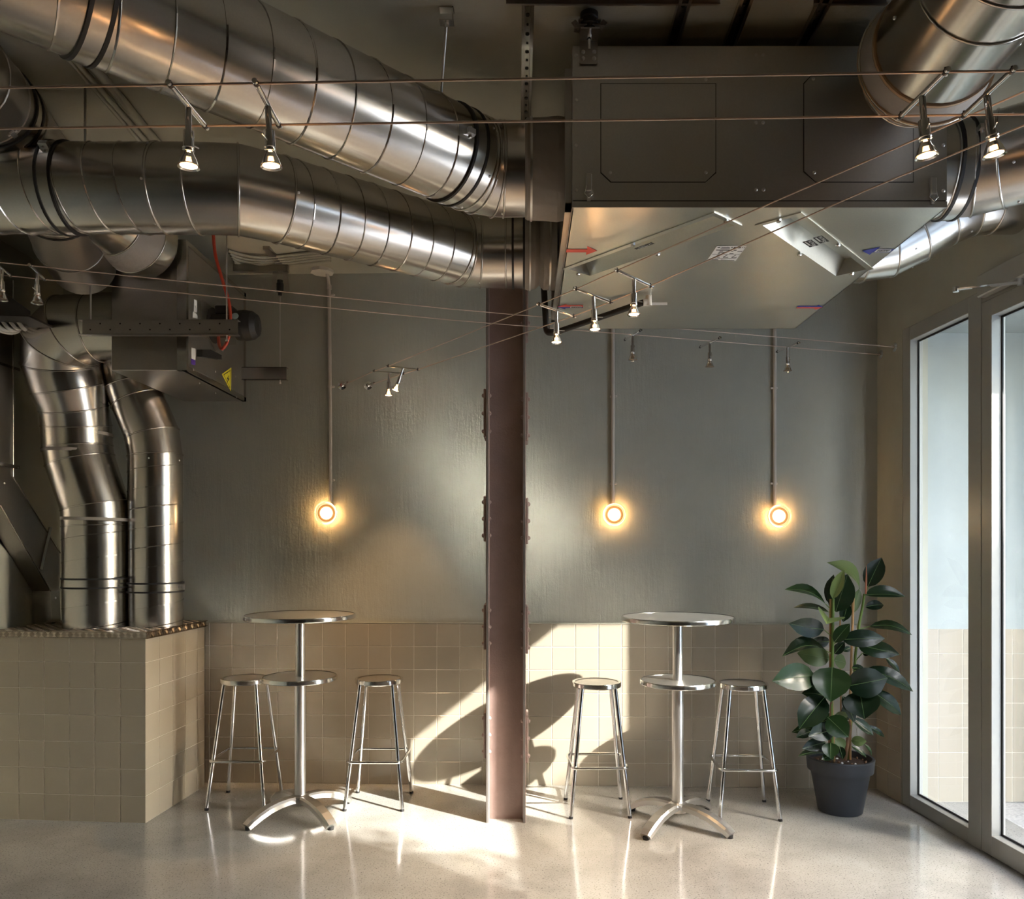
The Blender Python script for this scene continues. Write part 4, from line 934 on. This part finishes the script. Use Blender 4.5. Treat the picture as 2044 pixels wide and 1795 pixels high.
for (xa, ya, xb, yb, lb) in ((1278, 660, 1248, 678, 'unlit grey cable spot at right, first of three near the back wall'), (1436, 675, 1398, 693, 'unlit grey cable spot at right, the middle of three near the back wall'), (1593, 685, 1552, 702, 'unlit grey cable spot nearest the wall anchors at right'), (60, 530, 88, 557, 'unlit cable spot at far left in front of the dark duct'), (-14, 522, 20, 550, 'unlit cable spot cut by the left edge of the view')):
    spot(on_plan(c1w, C1e, xa, ya), on_plan(c2w, C2e, xb, yb), False, lb, (0, 0), 1)

# ------------------------------------------------------------------ bar tables
def bar_table(loc, label):
    o = thing('bar_table', label, 'table', loc, 'round steel bar tables')
    def disc(r, z, name):
        m = MB(); m.lathe((0, 0, z), (0, 0, 1), [(0, -.022), (r-.004, -.022), (r-.004, -.001), (0, 0)], 64); d = m.build(name, TOPM, o, world=False)
        m = MB(); m.lathe((0, 0, z), (0, 0, 1), [(r-.006, .0015), (r-.001, .002), (r+.001, -.003), (r+.001, -.020), (r-.003, -.024), (r-.010, -.024)], 64); m.build('edge_band', RIM, d, world=False); return d
    disc(.312, 1.160, 'tabletop'); disc(.208, .806, 'shelf')
    m = MB(); m.cyl((0, 0, .80), (0, 0, 1.14), .0275, seg=28); m.build('upper_post', BRUSH, o, world=False)
    m = MB(); m.cyl((0, 0, .09), (0, 0, .785), .032, seg=28); m.build('lower_post', BRUSH, o, world=False)
    m = MB(); m.lathe((0, 0, 1.13), (0, 0, 1), [(.0275, -.01), (.075, .004), (.075, .008), (0, .008)], 24); m.build('top_plate', DARKMET, o, world=False)
    m = MB(); m.lathe((0, 0, 0), (0, 0, 1), [(0, .070), (.050, .072), (.058, .095), (.052, .118), (.036, .126), (.034, .130)], 28); m.build('hub', ALU, o, world=False)
    for a in (46, 132, 226, 316):
        d = Vector((math.cos(math.radians(a)), math.sin(math.radians(a)), 0)); pth = []
        for (r, z) in ((.02, .104), (.08, .106), (.14, .100), (.20, .086), (.255, .064), (.30, .040), (.328, .020)): pth.append(d*r+Vector((0, 0, z)))
        w_, h_ = .031, .0165
        prof = [(-w_, -h_), (-w_, h_*.35), (-w_*.72, h_), (w_*.72, h_), (w_, h_*.35), (w_, -h_)]
        m = MB(); m.sweep(prof, pth, (0, 0, 1), smooth=False, scale=[1.0, 1.05, 1.1, 1.12, 1.12, 1.1, 1.0]); arm = m.build('base_arm', ALU, o, world=False)
        m = MB(); q = d*.318; m.cyl((q.x, q.y, 0), (q.x, q.y, .016), .017, seg=14); m.build('foot_pad', BLACK, arm, world=False)
    return o
t1 = bar_table((-1.286, 4.615, 0), 'round steel bar table with lower shelf, left of the column')
t2 = dup(t1, (.862, 4.48, 0), 'round steel bar table with lower shelf, nearer the plant', math.radians(2))
# ------------------------------------------------------------------ bar stools
def bar_stool(loc, label):
    o = thing('bar_stool', label, 'stool', loc, 'chrome bar stools'); hs = .752
    m = MB(); m.lathe((0, 0, hs), (0, 0, 1), [(0, -.026), (.138, -.026), (.138, -.002), (0, -.0005)], 48); s_ = m.build('seat', TOPM, o, world=False)
    m = MB(); m.lathe((0, 0, hs), (0, 0, 1), [(.128, .0005), (.136, .003), (.143, .002), (.145, -.003), (.145, -.022), (.141, -.028), (.130, -.028)], 48); m.build('seat_rim', RIM, s_, world=False)
    for sx in (-1, 1):
        for sy in (-1, 1):
            a = Vector((sx*.096, sy*.096, hs-.024)); b2 = Vector((sx*.169, sy*.172, .010))
            m = MB(); m.tube([a, a.lerp(b2, .5), b2], .0115, 14); lg = m.build('leg', CHROME, o, world=False)
            m = MB(); d = (b2-a).normalized(); m.cyl(b2-d*.004, Vector((sx*.170, sy*.173, 0)), .0125, .0125, seg=12); m.build('foot_cap', BLACK, lg, world=False)
    z, hw, rc_ = .282, .162, .035; pth = []
    for cx_, cy_, a0 in ((1, 1, 0), (-1, 1, 90), (-1, -1, 180), (1, -1, 270)):
        for k in range(6):
            t = math.radians(a0+90*k/5); pth.append((cx_*(hw-rc_)+rc_*math.cos(t), cy_*(hw-rc_)+rc_*math.sin(t), z))
    m = MB(); m.tube(pth, .0085, 10, True); m.build('footrest', CHROME, o, world=False)
    return o
s1 = bar_stool((-1.694, 4.885, 0), 'chrome bar stool left of the left table, beside the tiled counter')
dup(s1, (-.877, 4.87, 0), 'chrome bar stool right of the left table, before the column', math.radians(-1))
dup(s1, (.433, 4.745, 0), 'chrome bar stool left of the right table, next to the column', math.radians(2))
dup(s1, (1.287, 4.705, 0), 'chrome bar stool right of the right table, beside the plant', math.radians(-2))

# ------------------------------------------------------------------ rubber plant
py_ = 4.71; pc = Vector((P(1677, 1600, py_).x, py_, 0))
pt = thing('rubber_plant', 'tall rubber plant with dark glossy leaves in an anthracite pot by the glazing', 'plant', pc)
m = MB(); m.lathe((0, 0, 0), (0, 0, 1), [(0, 0), (.118, 0), (.124, .004), (.166, .238), (.168, .240), (.183, .242), (.190, .312), (.188, .318), (.174, .318), (.168, .26), (0, .26)], 48); m.build('pot', POTM, pt, world=False)
m = MB(); m.lathe((0, 0, .285), (0, 0, 1), [(.172, -.005), (.12, .004), (.05, .010), (0, .012)], 30); m.build('soil', SOIL, pt, world=False)
random.seed(3)
for k in range(26):
    a, r = random.random()*2*PI, .15*math.sqrt(random.random()); m = MB(); m.sphere((r*math.cos(a), r*math.sin(a), .296), random.uniform(.004, .009), 6, 4); m.build('bark_chip', STEMB if k % 4 else PRINT_W, pt, world=False)
def PP(px, py, dy): return P(px, py, py_+dy)
for nm, mat, r, pl_ in (('stem', STEMG, .0088, [(1663, 1195, -.05), (1662.5, 1240, -.06), (1661.5, 1335, -.07), (1660, 1400, -.06), (1662, 1516, -.05)]),
                    ('cane', CANE, .0075, [(1658, 1196, -.04), (1657.5, 1335, -.05), (1662, 1420, -.045), (1665, 1520, -.04)]), ('cane', CANE, .0080, [(1703.5, 1192, .06), (1700, 1300, .05), (1697, 1400, .03), (1697, 1520, .02)]),
                    ('stem', STEMG, .0085, [(1725.5, 1186, .06), (1722, 1210, .06), (1715, 1245, .06), (1707, 1310, .05), (1703, 1400, .04), (1692, 1520, .03)]), ('stem', STEMB, .011, [(1687, 1520, .0), (1691, 1490, .01), (1696, 1440, .03)]), ('cane', CANE, .005, [(1677, 1212, .10), (1677, 1300, .10), (1680, 1510, .08)]), ('stem', STEMB, .009, [(1655, 1516, -.03), (1657, 1450, -.05), (1660, 1400, -.06)])):
    m = MB(); m.tube([PP(*q) for q in pl_], r, 8); m.build(nm, mat, pt)
m = MB(); m.tube([PP(1728, 1186, .05), PP(1729, 1160, .05), PP(1729.5, 1126, .05)], .006, 8, scale=[1, 1, .15]); m.build('bud', BUD, pt)
def leaf(bx, by, tx, ty, wpx, bd=0., td=0., roll=0., fold=.28, droop=.10, mats=None, stem=None, young=False):
    a, b2 = PP(bx, by, bd), PP(tx, ty, td); ax = b2-a; L = ax.length; t = ax.normalized()
    view = (CAM-(a+b2)/2).normalized(); side = t.cross(view).normalized(); nrm = side.cross(t).normalized()
    c_, s_ = math.cos(roll), math.sin(roll); side, nrm = side*c_+nrm*s_, nrm*c_-side*s_
    W = wpx/FPX*py_/2; NU, NV = 8, 5; top = []
    for i in range(NU+1):
        u = i/NU; wv = (math.sin(PI*min(1, u*.97+.015)**.88))**.72 if 0 < i < NU else .0
        if i == NU: wv = .0
        if i == NU-1: wv *= .80
        cen = a+ax*u+nrm*(droop*L*math.sin(PI*u)*.9)
        for j in range(NV):
            q = (j/(NV-1))*2-1
            top.append(cen+side*(q*W*wv*math.cos(fold))+nrm*(abs(q)*W*wv*math.sin(fold)))
    m = MB(); nT = len(top); th = nrm*.0012
    fs = [(i*NV+j, i*NV+j+1, (i+1)*NV+j+1, (i+1)*NV+j) for i in range(NU) for j in range(NV-1)]
    m.add(top, fs, True, 0); m.add([p-th for p in top], [f[::-1] for f in fs], True, 1)
    mid = [top[i*NV+NV//2]+nrm*.0006 for i in range(NU+1)]
    m.sweep([(.0016, 0), (0, .0012), (-.0016, 0), (0, -.0012)], mid, None, smooth=True, mi=2, scale=[1.3-.9*i/NU for i in range(NU+1)])
    off = origin_of(pt); m.v = [p-off for p in m.v]
    me = m.mesh('leaf', mats or [LEAF, LEAFU, MIDRIB], False)
    uv = me.uv_layers.new(name='UVMap')
    for lp in me.loops:
        k = lp.vertex_index % nT if lp.vertex_index < 2*nT else 0; uv.data[lp.index].uv = ((k//NV)/NU*2+abs((k % NV)-NV//2)*.12, (k % NV)/NV)
    o = bpy.data.objects.new('leaf', me); COL.objects.link(o); o.parent = pt
    if stem:
        m = MB(); m.tube([a, PP(*stem)], .0028, 6); m.build('petiole', STEMG, o)
    return o
YL = [LEAFY, LEAFY, MIDRIB]; OL = [LEAFU, LEAFU, MIDRIB]
R_ = math.radians
leaf(1648, 1206, 1566, 1177, 40, -.05, -.08, R_(-62), .25, .16, None, (1656, 1214, -.05))
leaf(1655, 1222, 1584, 1213, 34, .02, .06, R_(-70), .2, .08, [LEAF, OL[0], MIDRIB], (1658, 1226, -.03))
leaf(1645, 1257, 1574, 1245, 40, -.06, -.10, R_(10), .2, .06, None, (1658, 1269, -.06))
leaf(1655, 1234, 1650, 1246, 62, -.05, -.20, R_(0), .55, .05, YL)
leaf(1662, 1196, 1685, 1137, 27, -.06, -.09, R_(20), .5, -.05, YL)
leaf(1668, 1222, 1692, 1146, 52, -.02, -.04, R_(0), .22, .10, None)
leaf(1716, 1176, 1651, 1123, 46, .06, .02, R_(-60), .2, .22, OL)
leaf(1657, 1207, 1664, 1147, 26, .02, .04, R_(30), .2, .08)
leaf(1732, 1172, 1760, 1113, 40, .07, .09, R_(8), .22, .06, None, (1727, 1186, .06))
leaf(1726, 1188, 1807, 1191, 40, .05, .00, R_(48), .45, .06, None)
leaf(1727, 1212, 1764, 1208, 22, .08, .10, R_(20), .2, .12)
leaf(1735, 1251, 1821, 1268, 36, .05, -.02, R_(58), .12, .16, None, (1716, 1256, .06))
leaf(1680, 1277, 1767, 1275, 37, -.08, -.13, R_(12), .25, .05, None, (1664, 1286, -.06))
leaf(1710, 1287, 1796, 1307, 36, .02, -.06, R_(5), .28, .06)
leaf(1722, 1304, 1735, 1307, 10, .06, .05, 0, .2, .05, None, (1708, 1319, .05))
leaf(1768, 1314, 1796, 1344, 16, .06, .03, R_(40), .2, .08)
leaf(1665, 1283, 1697, 1245, 27, -.09, -.12, R_(15), .2, .06)
leaf(1665, 1306, 1686, 1281, 20, -.06, -.08, 0, .2, .05)
leaf(1650, 1300, 1561, 1311, 44, -.06, -.12, R_(-52), .42, .22, None, (1659, 1305, -.07))
leaf(1656, 1280, 1618, 1280, 26, .02, .03, R_(25), .2, .08, None)
leaf(1657, 1316, 1591, 1304, 44, -.02, .02, R_(-15), .15, .04, OL)
leaf(1665, 1318, 1689, 1324, 30, -.02, .02, R_(15), .15, .05, OL)
leaf(1627, 1349, 1541, 1360, 56, -.10, -.17, R_(-10), .18, .08, None, (1658, 1345, -.06))
leaf(1661, 1332, 1658, 1402, 74, -.10, -.20, R_(0), .26, .10)
leaf(1690, 1370, 1772, 1354, 60, -.08, -.12, R_(-5), .22, .06)
leaf(1726, 1336, 1823, 1381, 40, .03, -.05, R_(40), .18, .12)
leaf(1740, 1380, 1799, 1428, 36, .02, -.02, R_(35), .2, .08)
leaf(1716, 1380, 1726, 1436, 70, -.06, -.14, R_(0), .24, .10)
leaf(1646, 1392, 1595, 1456, 54, -.11, -.18, R_(-6), .22, .08, None, (1659, 1396, -.06))
leaf(1650, 1392, 1600, 1384, 34, -.03, -.03, R_(-30), .2, .15)
leaf(1648, 1376, 1595, 1381, 12, .02, .04, R_(-50), .2, .25)
leaf(1652, 1432, 1694, 1472, 46, -.11, -.18, R_(5), .24, .08)
leaf(1702, 1434, 1744, 1469, 22, -.01, -.04, R_(30), .25, .05)
leaf(1730, 1449, 1766, 1472, 13, .06, .06, R_(30), .2, .12)
leaf(1662, 1458, 1613, 1470, 36, -.10, -.15, R_(-8), .2, .06)
leaf(1619, 1460, 1589, 1472, 19, -.04, -.08, R_(-10), .2, .06)
leaf(1648, 1482, 1601, 1495, 26, -.08, -.12, R_(-8), .2, .06)
leaf(1658, 1483, 1658, 1515, 33, -.14, -.19, R_(0), .25, .08)
leaf(1646, 1503, 1593, 1510, 22, -.10, -.15, R_(-60), .2, .08)
leaf(1664, 1505, 1640, 1517, 18, -.13, -.17, R_(-10), .2, .06)
leaf(1667, 1475, 1686, 1496, 24, -.03, -.05, R_(20), .3, .1, OL)
leaf(1699, 1479, 1730, 1480, 21, .0, -.04, R_(-5), .2, .06, [LEAFU, LEAFU, MIDRIB])
leaf(1726, 1486, 1740, 1509, 9, .02, .02, R_(50), .2, .12)
leaf(1699, 1489, 1729, 1512, 12, -.04, -.06, R_(40), .2, .10)
leaf(1652, 1438, 1612, 1452, 34, .0, .0, R_(-15), .2, .08); leaf(1660, 1425, 1640, 1450, 26, .02, .04, R_(-15), .2, .08); leaf(1640, 1452, 1580, 1462, 24, .04, .05, R_(-20), .2, .08)
leaf(1675, 1490, 1683, 1516, 18, -.08, -.12, 0, .2, .06); leaf(1682, 1390, 1706, 1444, 24, -.05, -.08, R_(30), .2, .06)
leaf(1700, 1333, 1728, 1339, 20, -.03, -.05, R_(50), .2, .08); leaf(1668, 1425, 1692, 1431, 20, -.03, -.02, R_(-20), .2, .10, OL)
leaf(1692, 1205, 1683, 1242, 24, .06, .06, 0, .2, .06); leaf(1715, 1176, 1699, 1228, 20, .08, .08, R_(30), .2, .05, OL); leaf(1698, 1293, 1682, 1300, 12, .04, .04, 0, .2, .06)
leaf(1705, 1400, 1680, 1440, 30, .03, .04, R_(20), .2, .06); leaf(1690, 1345, 1670, 1390, 30, .02, .02, R_(-20), .2, .06); leaf(1650, 1360, 1620, 1400, 30, .05, .06, R_(-20), .2, .06)
